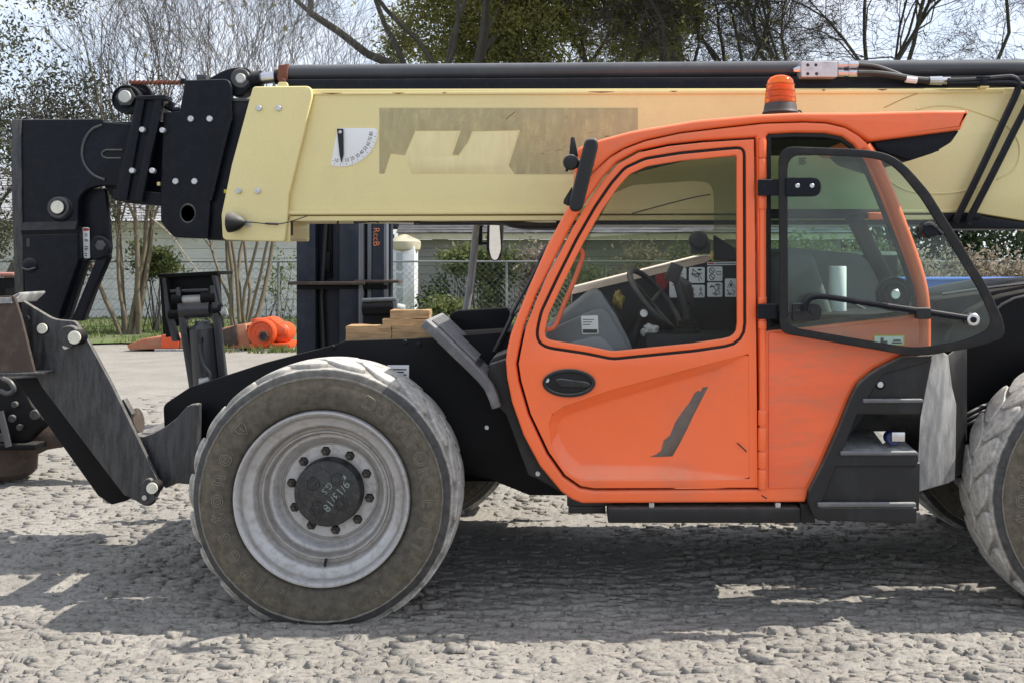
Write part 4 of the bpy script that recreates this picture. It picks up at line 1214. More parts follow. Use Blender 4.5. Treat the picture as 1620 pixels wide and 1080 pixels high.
rb.add(o3 + i3, [(0, 1, k + 1, k), (1, 2, k + 1), (2, 3, k + 2, k + 1), (3, 4, k + 3, k + 2), (4, 5, k + 3), (5, 6, k + 4, k + 3), (6, 7, k + 5, k + 4), (7, 8, k + 6, k + 5), (8, 9, k + 7, k + 6), (9, 10, k + 8, k + 7), (10, 11, k + 8),
                 (k, k + 1, k + 2, k + 3, k + 4, k + 5, k + 6, k + 7, k + 8), (0, k, k + 8, 11)])
rm = rb.mesh('door_recess', ORANGE)
bm = bmesh.new(); bm.from_mesh(rm)
es = [e for e in bm.edges if len(e.link_faces) == 2 and e.calc_face_angle(0) > math.radians(6)]
bmesh.ops.bevel(bm, geom=es, offset=0.010, segments=3, affect='EDGES', profile=0.5, clamp_overlap=True)
bmesh.ops.recalc_face_normals(bm, faces=bm.faces)
if sum(f.normal.y * f.calc_area() for f in bm.faces) > 0:
    bmesh.ops.reverse_faces(bm, faces=bm.faces)
bm.to_mesh(rm); bm.free()
link('door_recess', rm, dr, 12)
plate('worn_decal_strip', [[(1123, 611), (1110, 640), (1092, 672), (1064, 721), (1046, 722), (1028, 722), (1038, 718), (1046, 712), (1050, 696), (1060, 688), (1068, 668), (1080, 650), (1091, 636), (1099, 621), (1105, 617), (1108, 619), (1112, 612)]], YD + Dp - 0.0012, 0.002, SCRAPE, dr, 0.0003)
sc = MB(); sc.tube(pxpath([(1166, 700), (1174, 707), (1181, 714)], YD + 0.004), 0.003, 4); sc.tube(pxpath([(1205, 783), (1213, 788)], YC - 0.001), 0.003, 4)
sc.build('paint_scratch', PRINT, dr)
# window rubber, inner frame, pane
seal_out = [(846 + (x - 845) * 1.0, y) for x, y in win]
def dense(loop, step=9.0):
    out = []
    for i in range(len(loop)):
        a, b2 = Vector(loop[i]), Vector(loop[(i + 1) % len(loop)])
        k = max(1, int((b2 - a).length / step))
        out += [tuple(a.lerp(b2, j / k)) for j in range(k)]
    return out
def shrink(loop, d):
    loop = dense(loop)
    n = len(loop); out = []
    for i in range(n):
        a, b2 = Vector(loop[i - 1]), Vector(loop[(i + 1) % n])
        t = (b2 - a).normalized()
        out.append((loop[i][0] - t.y * d, loop[i][1] + t.x * d))
    return out
def area(lp): return sum(lp[i - 1][0] * lp[i][1] - lp[i][0] * lp[i - 1][1] for i in range(len(lp)))
SG = 1 if area(win) > 0 else -1
w1, w2, w3 = shrink(win, SG * -1.5), shrink(win, SG * 5), shrink(win, SG * 14.5)
plate('window_seal', [w1, w2], YD + 0.012, 0.03, RUBBER, dr, 0.004)
plate('window_frame', [shrink(win, SG * 4.5), w3], YD - 0.002, 0.035, ORANGE, dr, 0.006, 3)
plate('window_pane', [shrink(win, SG * 11)], YD + 0.018, 0.006, GLASS, dr, 0.0005)
# handle
hx, hy = 900, 605.5
plate('handle_bezel', [ell(hx, hy, 42, 22.5, 48), ell(hx, hy, 36, 17, 48)], YD - 0.014, 0.02, PLASTIC, dr, 0.004, 3)
plate('handle_recess', [ell(hx, hy, 37, 18, 48)], YD - 0.005, 0.008, INTER, dr, 0.001)
plate('door_handle', [R([(877, 601), (885, 598), (930, 604), (936, 609), (930, 613), (885, 612)], 5)], YD - 0.016, 0.016, PLASTIC, dr, 0.006, 3)
pin('lock_barrel', 865, 601, YD - 0.013, 4, 0.012, BOLTM, dr)
# grab bar inside the window
gb = MB()
gb.tube(curve_pts(pxpath([(905, 402), (913, 396), (920, 397), (921, 408), (910, 440), (892, 482), (880, 512), (872, 520), (862, 521)], 5.12), 5), 0.013, 10)
gb.build('grab_bar', ORANGE, dr)
# hinge column with knuckles
hc = MB(); hc.tube(pxpath([(1206.5, 219), (1206.5, 774)], 5.076), 0.017, 14); hco = hc.build('hinge_post', ORANGE, T)
for y0, y1 in ((222, 250), (252, 284), (312, 331), (470, 480), (508, 520), (648, 672), (676, 712), (714, 740), (742, 772)):
    kb = MB(); kb.tube(pxpath([(1206, y0), (1206, y1)], 5.072), 0.0215, 14); kb.build('hinge_knuckle', ORANGE, hco, 0.002)

# ---------------------------------------------------------------- rear glass door, hinged open in front of the frame
YG = 4.99
g_out = R([(1232, 231, 26), (1385, 237, 40), (1426, 252, 40), (1470, 303), (1520, 383), (1562, 452), (1589, 509, 14), (1590, 535, 14), (1535, 551, 20), (1468, 562, 10), (1435, 562, 10), (1385, 553), (1234, 527, 16)], 10)
g_in = R([(1246, 244, 26), (1383, 249, 36), (1416, 262, 36), (1458, 314), (1506, 390), (1548, 458), (1569, 503, 14), (1566, 520, 14), (1530, 538, 20), (1462, 549, 10), (1438, 549, 10), (1388, 541), (1247, 517, 16)], 10)
gd = plate('rear_glass_door', [g_out, g_in], YG, 0.018, RUBBER, T, 0.005)
plate('door_glass', [shrink(g_out, -8 if area(g_out) < 0 else 8)], YG + 0.006, 0.006, GLASS_R, gd, 0.0005)
for y in (296, 490):
    if y == 296:
        plate('hinge_strap', [R([(1199, 284), (1226, 284), (1226, 310), (1199, 310)], 2)], YG + 0.03, 0.012, BLACK, gd)
        plate('hinge_pad', [R([(1244, 281), (1299, 281, 14), (1299, 311, 14), (1244, 311)], 2)], YG - 0.012, 0.018, BLACK, gd)
        for x in (1262, 1285): pin('hinge_bolt', x, 294, YG - 0.020, 3.6, 0.01, BOLTM, gd)
        lk = MB(); lk.prism([W(1222, 284, YG + 0.03), W(1250, 284, YG + 0.012), W(1250, 310, YG + 0.012), W(1222, 310, YG + 0.03)], (0, 0.01, 0)); lk.build('hinge_arm', BLACK, gd)
    else:
        plate('hinge_strap', [R([(1199, 481), (1232, 481), (1232, 505), (1199, 505)], 2)], YG + 0.03, 0.012, BLACK, gd)
        plate('hinge_pad', [R([(1254, 480), (1280, 480), (1300, 481, 12), (1300, 507, 12), (1254, 508)], 2)], YG - 0.012, 0.018, PLASTIC, gd)
        for x in (1263, 1286): pin('hinge_bolt', x, 494, YG - 0.020, 4, 0.01, PLASTIC, gd)
bar = MB(); bar.tube(curve_pts(pxpath([(1273, 492), (1275, 480), (1283, 471), (1298, 469), (1330, 473), (1400, 484), (1470, 494), (1535, 504), (1546, 506)], YG - 0.035), 4), 0.015, 10)
bar.build('stay_bar', BLACK, gd)
plate('stay_clip', [R([(1450, 487), (1474, 487), (1474, 505), (1450, 505)], 4)], YG - 0.05, 0.04, PLASTIC, gd, 0.006)
pin('stay_knob', 1541, 506, YG - 0.055, 10, 0.05, CHROME, gd); pin('stay_knob_cap', 1541, 506, YG - 0.062, 5, 0.02, BLACK, gd)
lt = MB(); lt.tube(curve_pts(pxpath([(1452, 378), (1460, 362), (1470, 356), (1478, 360), (1490, 371)], YG - 0.02)), [0.010] * 8 + [0.016] * 12 + [0.012] * 5, 8)
lt.build('latch_lever', BLACK, gd); pin('latch_boss', 1472, 364, YG - 0.03, 12, 0.05, BLACK, gd)
mk = MB()
for i in range(4): mk.pbox(1264, 250 + i * 3, 1276 - (i % 2) * 3, 251.6 + i * 3, YG - 0.003 + 0.008, 0.001)
mk.build('glass_stamp', PRINT, gd, smooth=0)
# round latch and label behind the glass
ln = MB().lathe([(0, -0.004), (0.020, -0.004), (0.024, 0.002), (0.026, 0.012), (0.045, 0.014), (0.05, 0.004), (0.06, 0.004), (0.064, 0.014), (0.074, 0.016), (0.078, 0.006), (0.086, 0.006), (0.088, 0.02), (0.088, 0.05)], W(1417, 466, 5.03), 'Y', 40).build('round_latch', BLACK, T)
pin('latch_button', 1417, 466, 5.02, 8, 0.02, CHROME, ln)
stk = plate('warning_label', [R([(1382, 530), (1431, 530), (1431, 546), (1382, 546)], 1)], 5.068, 0.003, YELLOWP, T, 0.0004)
plate('label_field', [[(1384, 532), (1429, 532), (1429, 544.5), (1384, 544.5)]], 5.0672, 0.001, WHITE, stk, 0.0002)
mk = MB()
for x0, y0, x1, y1 in ((1393, 534, 1398, 543), (1398, 539, 1404, 543), (1413, 537, 1425, 540), (1411, 541, 1427, 543.5)): mk.pbox(x0, y0, x1, y1, 5.0665, 0.0006)
mk.build('label_print', PRINT, stk, smooth=0)
plate('rear_window_rubber', [shrink(rear_hole, (1 if area(rear_hole) > 0 else -1) * -2), shrink(rear_hole, (1 if area(rear_hole) > 0 else -1) * 7)], YC + 0.015, 0.03, RUBBER, T, 0.004)

# ---------------------------------------------------------------- inside the cab
da = plate('dashboard', [R([(862, 520), (935, 462, 8), (948, 458, 8), (976, 500), (1000, 548, 8), (1006, 600), (880, 600)], 4)], 5.30, 0.45, DASH, T, 0.015, 3)
plate('dash_side', [R([(862, 525), (945, 487, 20), (960, 489, 14), (1002, 562), (1002, 600), (880, 600)], 6)], 5.26, 0.05, DASH, da, 0.012, 3)
plate('dash_lower', [R([(890, 545), (940, 532, 10), (952, 533, 8), (982, 562), (982, 600), (890, 600)], 6)], 5.245, 0.05, DASHL, da, 0.01, 3)
nb = plate('notice_label', [R([(919, 500), (946, 499), (947, 528), (921, 529)], 2)], 5.253, 0.003, WHITE, da, 0.0004)
mk = MB(); mk.pbox(922, 521, 945, 527, 5.2520, 0.0008)
for i in range(3): mk.pbox(922, 505 + i * 4, 940 - 3 * i, 506.2 + i * 4, 5.2520, 0.0008)
mk.build('label_print', PRINT, da, smooth=0)
ds = MB(); ds.prism([W(942, 466, 5.35), W(952, 462, 5.35), W(984, 505, 5.35), W(974, 510, 5.35)], (0, 0.3, 0)); ds.build('dash_screen', BLACK, da, 0.006)
ds = MB()
for i in range(4): ds.box(W(972 + i * 5, 505 + i * 7, 5.40), (0.02, 0.05, 0.02))
ds.build('dash_switches', INTER, da, 0.003)
# steering column and wheel (edge on)
st = MB(); st.tube(pxpath([(985, 560), (1010, 510), (1030, 480)], 5.6), [0.05, 0.035, 0.03], 10)
st.tube(pxpath([(1000, 540), (1016, 490)], 5.50), 0.02, 8)
st.build('steering_column', INTER, T)
pin('column_button', 1019, 496, 5.45, 6, 0.03, WHITE, T)
axis = Vector((math.sin(math.radians(52)) * 0.9, -0.30, math.cos(math.radians(52)))).normalized()
cw = W(1036, 474, 5.62); u = axis.cross(Vector((0, 1, 0))).normalized(); v = axis.cross(u)
sw = MB(); ring = [cw + (u * math.cos(t) + v * math.sin(t)) * 0.205 for t in [2 * math.pi * i / 40 for i in range(41)]]
sw.tube(ring, 0.017, 8, False)
for i in range(3):
    t = 2.1 * i + 0.5; sw.tube([cw - axis * 0.03, cw + (u * math.cos(t) + v * math.sin(t)) * 0.2], 0.012, 6)
sw.build('steering_wheel', PLASTIC, T)
# boom lever with boot, console
cl = MB(); cl.lathe([(0.075, 0), (0.082, 0.012), (0.066, 0.02), (0.074, 0.035), (0.058, 0.042), (0.064, 0.056), (0.048, 0.064), (0.052, 0.078), (0.03, 0.09), (0.018, 0.16)], W(1087, 532, 5.45), 'Z', 24); cl.build('lever_boot', RUBBER, T)
cl = MB(); cl.tube(pxpath([(1086, 510), (1080, 470), (1070, 440)], 5.45), [0.018, 0.03, 0.024], 10); cl.box(W(1066, 432, 5.45), (0.07, 0.06, 0.10), Matrix.Rotation(0.4, 3, 'Y')); cl.tube(pxpath([(1072, 440), (1085, 452), (1094, 480)], 5.45), [0.02, 0.035, 0.02], 8)
cl.build('joystick', PLASTIC, T, 0.006)
cs = MB(); cs.pbox(1022, 528, 1180, 620, 5.36, 0.3); cs.build('side_console', INTER, T, 0.015)
# seat
se = MB(); se.pbox(1205, 520, 1330, 580, 5.40, 0.48); se.build('seat_cushion', SEATF, T, 0.04, 3)
sb = plate('seat_back', [R([(1232, 528), (1218, 410), (1238, 398, 10), (1288, 400, 14), (1330, 528)], 12)], 5.40, 0.46, SEATF, T, 0.04, 3)
rg = MB(); rg.prism([W(1036, 436, 5.90), W(1058, 431, 5.90), W(1060, 450, 5.90), W(1044, 470, 5.90)], (0, 0.04, 0)); rg.build('red_side_pad', REDF, T, 0.015)
# far inner trim with labels
tr = plate('inner_side_trim', [R([(1092, 428), (1128, 410), (1186, 404), (1186, 560), (1060, 560), (1072, 470)], 6)], 5.90, 0.03, INTER, T, 0.004)
YL = 5.892
def label(x0, y0, x1, y1, kind):
    lo = plate('instruction_label', [R([(x0, y0), (x1, y0), (x1, y1), (x0, y1)], 2.5)], YL, 0.004, WHITE, tr, 0.0004)
    m = MB(); rnd = random.Random(x0 * 7 + y0)
    Yp = YL - 0.0008
    fr_ = lambda a, b2: (x0 + (x1 - x0) * a, y0 + (y1 - y0) * b2)
    def ln_(pts, r=0.0022): m.tube([W(*fr_(*p), Yp) for p in pts], r, 4)
    if kind == 0:
        ln_([(0.2, 0.22), (0.8, 0.22)]); ln_([(0.5, 0.16), (0.5, 0.28)])
        ln_([(0.6, 0.62), (0.85, 0.62), (0.85, 0.75), (0.72, 0.85), (0.6, 0.75), (0.6, 0.62)]); ln_([(0.15, 0.5), (0.4, 0.5)]); ln_([(0.15, 0.58), (0.35, 0.58)])
    elif kind == 1:
        for i in range(6): ln_([(rnd.random() * 0.8 + 0.1, rnd.random() * 0.8 + 0.1) for _ in range(3)])
        m.pbox(*fr_(0.55, 0.1), *fr_(0.8, 0.22), Yp, 0.001)
    elif kind == 2:
        for i in (0.25, 0.75): ln_([(i, 0.15), (i, 0.6), (i - 0.12, 0.85)]); ln_([(i, 0.6), (i + 0.12, 0.85)]); ln_([(i - 0.1, 0.35), (i + 0.1, 0.35)])
    elif kind == 3:
        for cy_ in (0.28, 0.72):
            ln_([(0.3 + 0.17 * math.cos(t), cy_ + 0.2 * math.sin(t)) for t in [i * math.pi / 6 for i in range(13)]]); ln_([(0.18, cy_ - 0.13), (0.42, cy_ + 0.13)])
        ln_([(0.62, 0.35), (0.9, 0.35), (0.9, 0.55), (0.62, 0.55), (0.62, 0.35)])
    else:
        ln_([(0.5, 0.12), (0.8, 0.48), (0.2, 0.48), (0.5, 0.12)]); m.pbox(*fr_(0.4, 0.28), *fr_(0.6, 0.44), Yp, 0.001)
        ln_([(0.15, 0.6), (0.3, 0.75), (0.2, 0.9)]); ln_([(0.6, 0.58), (0.8, 0.7), (0.7, 0.92)]); m.pbox(*fr_(0.3, 0.8), *fr_(0.55, 0.88), Yp, 0.001)
    m.build('label_print', PRINT, tr, smooth=0)
label(1059, 424, 1086, 471, 0); label(1090, 423, 1115, 448, 1); label(1090, 451, 1115, 471, 2); label(1119, 422, 1143, 445, 3); label(1119, 447, 1143, 470, 1); label(1147, 441, 1166, 470, 4)
plate('instruction_label', [[(1119, 415), (1168, 414), (1168, 419.5), (1119, 420)]], YL, 0.004, WHITE, tr, 0.0004)
m = MB(); m.pbox(1120, 416, 1130, 418.6, YL - 0.001, 0.001); m.build('label_print', REDP, tr, smooth=0)
m = MB(); m.pbox(1132, 416.3, 1164, 418.2, YL - 0.001, 0.001); m.build('label_print', MASTG, tr, smooth=0)
plate('caution_label', [R([(1126, 398), (1157, 396), (1158, 412), (1126, 413)], 1.5)], 5.884, 0.008, YELLOWP, tr, 0.0004)
m = MB(); m.tube(pxpath([(1134, 399.5), (1140, 410), (1128, 410), (1134, 399.5)], 5.8834), 0.003, 4)
for i in range(3): m.pbox(1143, 401 + i * 3.4, 1155 - i * 2, 402.4 + i * 3.4, 5.8834, 0.001)
m.build('label_print', PRINT, tr, smooth=0)
plate('far_window', [[(905, 452), (935, 370), (985, 262), (1180, 240), (1180, 392), (1124, 398)], R([(890, 378), (905, 335), (985, 300, 30), (1000, 293, 14), (1100, 286, 20), (1129, 290, 22), (1130, 365), (1050, 368)], 6)], 5.935, 0.006, GLASS_T, T, 0.0005)
plate('far_rear_window', [[(1204, 205), (1330, 205), (1376, 232), (1400, 300), (1446, 470), (1204, 470)]], 5.955, 0.006, glass('teal_tinted_glass', (0.74, 0.87, 0.83), 0.02), T, 0.0005)
cv = MB(); cv.tube(curve_pts([W(1000, 338, 5.93), W(1060, 322, 5.93), W(1100, 312, 5.93), W(1124, 308, 5.93)]), 0.0035, 4); cv.build('aerial_wire', HOSE, T)
hr = MB(); hr.lathe([(0, -0.02), (0.04, -0.015), (0.055, 0.01), (0.055, 0.05), (0.04, 0.07)], W(1106, 381, 5.7), 'Y', 24); hr.pbox(1094, 384, 1124, 402, 5.71, 0.06); hr.build('work_lamp_back', PLASTIC, T, 0.004)
pp_ = MB(); pp_.prism([W(1130, 412, 5.86), W(1130, 372, 5.86), W(1172, 398, 5.86), W(1172, 412, 5.86)], (0, 0.05, 0)); pp_.prism([W(1148, 210, 5.88), W(1162, 210, 5.88), W(1162, 410, 5.88), W(1148, 410, 5.88)], (0, 0.03, 0)) if False else None
pp_.build('far_bracket', INTER, T, 0.006)
# rear inner part seen through the rear glass
plate('rear_inner_trim', [R([(1200, 395), (1262, 393), (1360, 402), (1446, 470), (1446, 560), (1200, 560)], 6)], 5.86, 0.04, SEATF, T, 0.006)
rp = MB(); rp.prism([W(1338, 340, 5.85), W(1362, 335, 5.85), W(1418, 448, 5.85), W(1400, 462, 5.85)], (0, 0.06, 0)); rp.prism([W(1210, 331, 5.85), W(1400, 331, 5.85), W(1404, 346, 5.85), W(1210, 346, 5.85)], (0, 0.05, 0)); rp.build('far_rear_pillar', INTER, T, 0.008)
ob = MB(); ob.pbox(1374, 336, 1408, 348, 5.80, 0.05); ob.build('orange_bracket', ORANGE, T, 0.012)
sh = MB(); sh.pbox(1225, 497, 1440, 512, 5.22, 0.6); sh.build('rear_shelf', INTER, T, 0.006)
cbw = MB(); cbw.tube(pxpath([(1250, 440), (1330, 470), (1400, 505)], 5.80), 0.008, 6); cbw.build('seat_belt', CYL, T)

# ---------------------------------------------------------------- beacon, near mirror
b0 = W(1234.5, 182, 5.40)
SC = 5.40 / F
be = MB().lathe([(28 * SC, 0), (28.5 * SC, 3 * SC), (26 * SC, 8 * SC), (25 * SC, 16 * SC), (24 * SC, 18 * SC), (0, 18 * SC)], b0, 'Z', 32).build('beacon', PLASTIC, T)
am = bpy.data.materials.new('amber_lens'); am.use_nodes = True
bs = am.node_tree.nodes['Principled BSDF']
bs.inputs['Base Color'].default_value = (1.0, 0.30, 0.05, 1); bs.inputs['Roughness'].default_value = 0.10; bs.inputs['Transmission Weight'].default_value = 0.85; bs.inputs['IOR'].default_value = 1.35
MB().lathe([(24 * SC, 18 * SC), (25 * SC, 19 * SC), (24.5 * SC, 24 * SC), (21.5 * SC, 48 * SC), (20 * SC, 54 * SC), (16 * SC, 59 * SC), (9 * SC, 62 * SC), (0, 63 * SC)], b0, 'Z', 32).build('amber_lens', am, be)
MB().lathe([(12 * SC, 19 * SC), (15 * SC, 30 * SC), (15 * SC, 40 * SC), (8 * SC, 46 * SC), (0, 46 * SC)], b0, 'Z', 16).build('beacon_reflector', AMBER_IN, be)
rg_ = MB()
for z in (26, 36, 47): rg_.lathe([((25 - (z - 20) * 0.11) * SC, z * SC), ((25.6 - (z - 20) * 0.11) * SC, (z + 0.6) * SC), ((25 - (z - 20) * 0.11) * SC, (z + 1.2) * SC)], b0, 'Z', 32)
rg_.build('lens_rings', am, be)
cbl = MB(); cbl.tube(curve_pts([b0 + Vector((0.09, 0, 0.02)), b0 + Vector((0.105, -0.01, 0.018)), b0 + Vector((0.115, -0.02, -0.005))]), 0.005, 6); cbl.build('beacon_cable', HOSE, be)

mi = plate('cab_mirror', [R([(926, 219, 8), (944, 217, 10), (947, 230, 6), (922, 330, 8), (912, 336, 8), (902, 333, 8), (900, 322, 8)], 5)], 4.86, 0.05, PLASTIC, T, 0.015, 4)
mb_ = MB(); mb_.tube(pxpath([(905, 262), (918, 258), (930, 260)], 4.93), 0.022, 10)
mb_.lathe([(0, -0.02), (0.034, -0.018), (0.038, -0.01), (0.038, 0.03), (0, 0.03)], W(903, 257, 4.90), 'Y', 18)
mb_.prism([W(900, 250, 4.93), W(903, 217, 4.93), W(909, 217, 4.93), W(915, 248, 4.93)], (0, 0.02, 0)); mb_.tube(pxpath([(899, 262), (896, 272)], 4.92), 0.008, 6)
mb_.tube([W(905, 258, 4.93), W(938, 262, 5.1)], 0.018, 8); mb_.build('mirror_bracket', PLASTIC, mi, 0.003); mb_ = MB()
mb_.prism([W(905, 295, 4.92), W(892, 316, 4.92), W(891, 322, 4.92), W(899, 326, 4.92), W(908, 322, 4.92)], (0, 0.03, 0)); mb_.build('mirror_wedge', PLASTIC, mi, 0.003)

# ---------------------------------------------------------------- step box, guard plate, running board
YS = 5.045
sh_o = R([(1476, 561), (1473, 600), (1464, 630), (1456, 652), (1452, 700), (1450, 828, 3), (1290, 823, 10), (1278, 796, 6), (1279, 777), (1302, 734), (1328, 675), (1345, 632), (1357, 607, 10), (1382, 586, 16), (1428, 563)], 4)
hole1 = R([(1352, 656), (1455, 656), (1450, 716), (1331, 716)], 5)
hole2 = R([(1322, 738), (1450.6, 738), (1449.5, 799), (1300, 799)], 4)
hole3 = R([(1395, 590, 10), (1470, 571), (1462, 622), (1459, 632), (1372, 632)], 6)
sp = plate('step_box', [sh_o, hole1, hole2[::1]], YS, 0.10, PLASTIC, T, 0.008, 3) if False else None
sh_b = R([(1474, 562), (1471, 600), (1463, 630), (1455.5, 655), (1455.5, 656)], 0)
left = [(1290, 823), (1278, 796), (1279, 777), (1302, 734), (1328, 675), (1345, 632), (1357, 607), (1382, 586), (1428, 563)]
sp = plate('step_box', [R([(1476, 561, 2), (1428, 563), (1382, 586, 16), (1357, 607, 10), (1345, 632), (1328, 675), (1302, 734), (1279, 777), (1278, 796, 6), (1290, 823, 10), (1450, 828, 3), (1451, 802), (1298, 802), (1322, 738), (1452, 738), (1453, 716), (1332, 716), (1356, 655), (1456, 655), (1462, 632), (1372, 632), (1396, 592, 8), (1471, 572)], 2)], YS, 0.06, PLASTIC, T, 0.008, 3)
plate('panel', [[(1366, 640), (1400, 584), (1475, 566), (1460, 640)]], YS + 0.016, 0.05, PLASTIC, sp, 0.004)
plate('panel', [[(1290, 808), (1318, 732), (1456, 732), (1454, 808)]], YS + 0.018, 0.05, PLASTIC, sp, 0.004)
# step pocket: floor, back, ceiling
pk = MB()
f0 = [W(1332, 716, YS + 0.004), W(1453, 716, YS + 0.004)]
pk.prism([f0[0], f0[1], f0[1] + Vector((0, 0, -0.02)), f0[0] + Vector((0, 0, -0.02))], (0, 0.40, 0.045))
pk.build('step_tread', GREYDUST, sp, 0.004)
pkb = MB(); pkb.pbox(1300, 640, 1456, 740, YS + 0.40, 0.02); pkb.prism([W(1340, 655, YS + 0.01), W(1456, 655, YS + 0.01), W(1456, 648, YS + 0.01), W(1340, 648, YS + 0.01)], (0, 0.4, 0)); pkb.build('step_pocket', PLASTIC, sp, 0.003)
for (x0, y0, x1, y1) in ((1366, 631, 1461, 637), (1330, 714, 1452, 720), (1294, 795, 1450, 802)):
    lg = MB(); lg.pbox(x0, y0, x1, y1, YS - 0.016, 0.03); lg.build('step_edge', GUARDTOP, sp, 0.006)
pin('bolt', 1393, 608, YS + 0.006, 5, 0.012, BOLTM, sp); pin('bolt_washer', 1393, 608, YS + 0.010, 8, 0.01, BLACK, sp)
fc = MB().lathe([(0, -0.03), (0.030, -0.03), (0.036, -0.024), (0.036, 0.03), (0.03, 0.03)], W(1411, 692, YS + 0.10), 'Y', 20).build('fuel_cap', M('blue_cap', (0.02, 0.03, 0.12), 0.4), sp)
lk = MB(); lk.pbox(1411, 683, 1432, 698, YS + 0.055, 0.02); lk.build('cap_lock', CHROME, sp, 0.004)
# rear inner guard, slanted face dusty and sunlit
gp = MB()
gpts = [(1474, 560, 5.12), (1490, 556, 5.13), (1500, 562, 5.16), (1506, 612, 5.20), (1513, 640, 5.24), (1511, 758, 5.24), (1500, 764, 5.22), (1452, 778, 5.10), (1451, 760, 5.09), (1456, 660, 5.09)]
gp.prism([W(*p) for p in gpts], (0.01, 0.03, 0))
gp.build('rear_guard_plate', GREYDUST, T, 0.006)
gp = MB(); gp.prism([W(1513, 640, 5.245), W(1530, 610, 5.40), W(1530, 740, 5.40), W(1511, 758, 5.245)], (0, 0.02, 0)); gp.prism([W(1500, 562, 5.17), W(1530, 540, 5.4), W(1530, 610, 5.4), W(1513, 640, 5.245), W(1506, 612, 5.205)], (0, 0.02, 0)); gp.build('guard_flange', PLASTIC, T, 0.004)
rbx = MB(); rbx.pbox(962, 803, 1266, 827, 5.10, 0.22); rbo = rbx.build('running_board', PLASTIC, T, 0.006)
for a_ in ((1266, 797, 1290, 826, 5.14, 0.2), (897, 786, 968, 800, 5.16, 0.25), (899, 801, 958, 812, 5.20, 0.15)):
    x2 = MB(); x2.pbox(*a_); x2.build('board_bracket', PLASTIC, rbo, 0.004)
for x in (1031, 1231):
    x3 = MB(); x3.pbox(x - 4, 795, x + 4, 804, 5.11, 0.03); x3.pbox(x - 1, 797, x + 1, 803, 5.105, 0.02); x3.build('board_clip', BOLTM, rbo, 0.002)
x4 = MB(); x4.pbox(930, 786, 1280, 798, 5.22, 0.7); x4.build('cab_underside', BLACKC, T, 0.006)

# ---------------------------------------------------------------- boom
YB = 6.10
bo = plate('boom', [R([(452, 141), (1560, 139.5), (1900, 135), (2060, 150), (2080, 300), (2020, 395), (1900, 412), (1622, 350), (1545, 337), (452, 341)], 3)], YB, 0.52, CREAM, T, 0.006)
for pts in ([(494, 147), (1588, 139.5)],):
    m = MB(); a, b2 = W(*pts[0], YB - 0.012), W(*pts[1], YB - 0.012)
    m.prism([a, b2, b2 - Vector((0, 0, 0.030)), a - Vector((0, 0, 0.012))], (0, 0.03, 0)); m.build('top_flange', CREAM, bo, 0.004)
m = MB(); a, b2 = W(455, 333.5, YB - 0.018), W(1545, 331, YB - 0.018); m.prism([a, b2, b2 - Vector((0, 0, 0.022)), a - Vector((0, 0, 0.024))], (0, 0.03, 0)); m.build('bottom_flange', CREAM, bo, 0.005)
m = MB(); a, b2 = W(452, 342, YB - 0.0), W(1500, 340, YB - 0.0); m.prism([a, b2, b2 - Vector((0, 0, 0.03)), a - Vector((0, 0, 0.03))], (0.0, 0.5, 0)); m.build('bottom_plate', CREAM, bo, 0.004)
hp = plate('boom_head_plate', [R([(400, 137, 5), (491, 136, 8), (494.5, 150, 6), (478, 222), (456, 312), (455, 340), (450, 383, 4), (352, 380, 8), (350, 340), (366, 262)], 3)], YB - 0.035, 0.035, CREAM, T, 0.008, 3)
for x, y in ((409, 171), (440, 171), (377, 302), (407, 302)):
    pin('head_bolt', x, y, YB - 0.048, 4.6, 0.02, BOLTM, hp)
m = MB(); m.prism([W(455, 340, YB + 0.0), W(459, 340, YB + 0.0), W(459, 384, YB + 0.0), W(452, 384, YB + 0.0)], (0, 0.02, 0))
m.prism([W(392, 137, YB + 0.48), W(487, 137, YB + 0.48), W(487, 382, YB + 0.48), W(380, 382, YB + 0.48)], (0, 0.035, 0)); m.build('head_far_plate', CREAM, hp, 0.006)
m = MB(); m.prism([W(440, 345, YB + 0.03), W(470, 345, YB + 0.2), W(470, 378, YB + 0.2), W(440, 378, YB + 0.03)], (0, 0.3, 0)); m.build('head_gusset', CREAM, hp, 0.004)
m = MB(); m.prism([W(410, 150, YB), W(452, 150, YB), W(452, 372, YB), W(364, 372, YB)], (0, 0.47, 0)); m.build('head_core', BLACK, hp, 0.004)
rm_ = MB()
for x0, x1, y in ((508, 542, 147.4), (620, 640, 147.0), (700, 706, 146.6), (930, 972, 145.2), (1060, 1072, 144.2), (1388, 1404, 141.8), (1300, 1306, 142.4)):
    rm_.tube(pxpath([(x0, y), ((x0 + x1) / 2, y + 0.8), (x1, y)], YB - 0.0125), [0.001, 0.0045, 0.001], 5)
rmo = rm_.build('rust_marks', REDRUST, bo); rmo['kind'] = 'stuff'
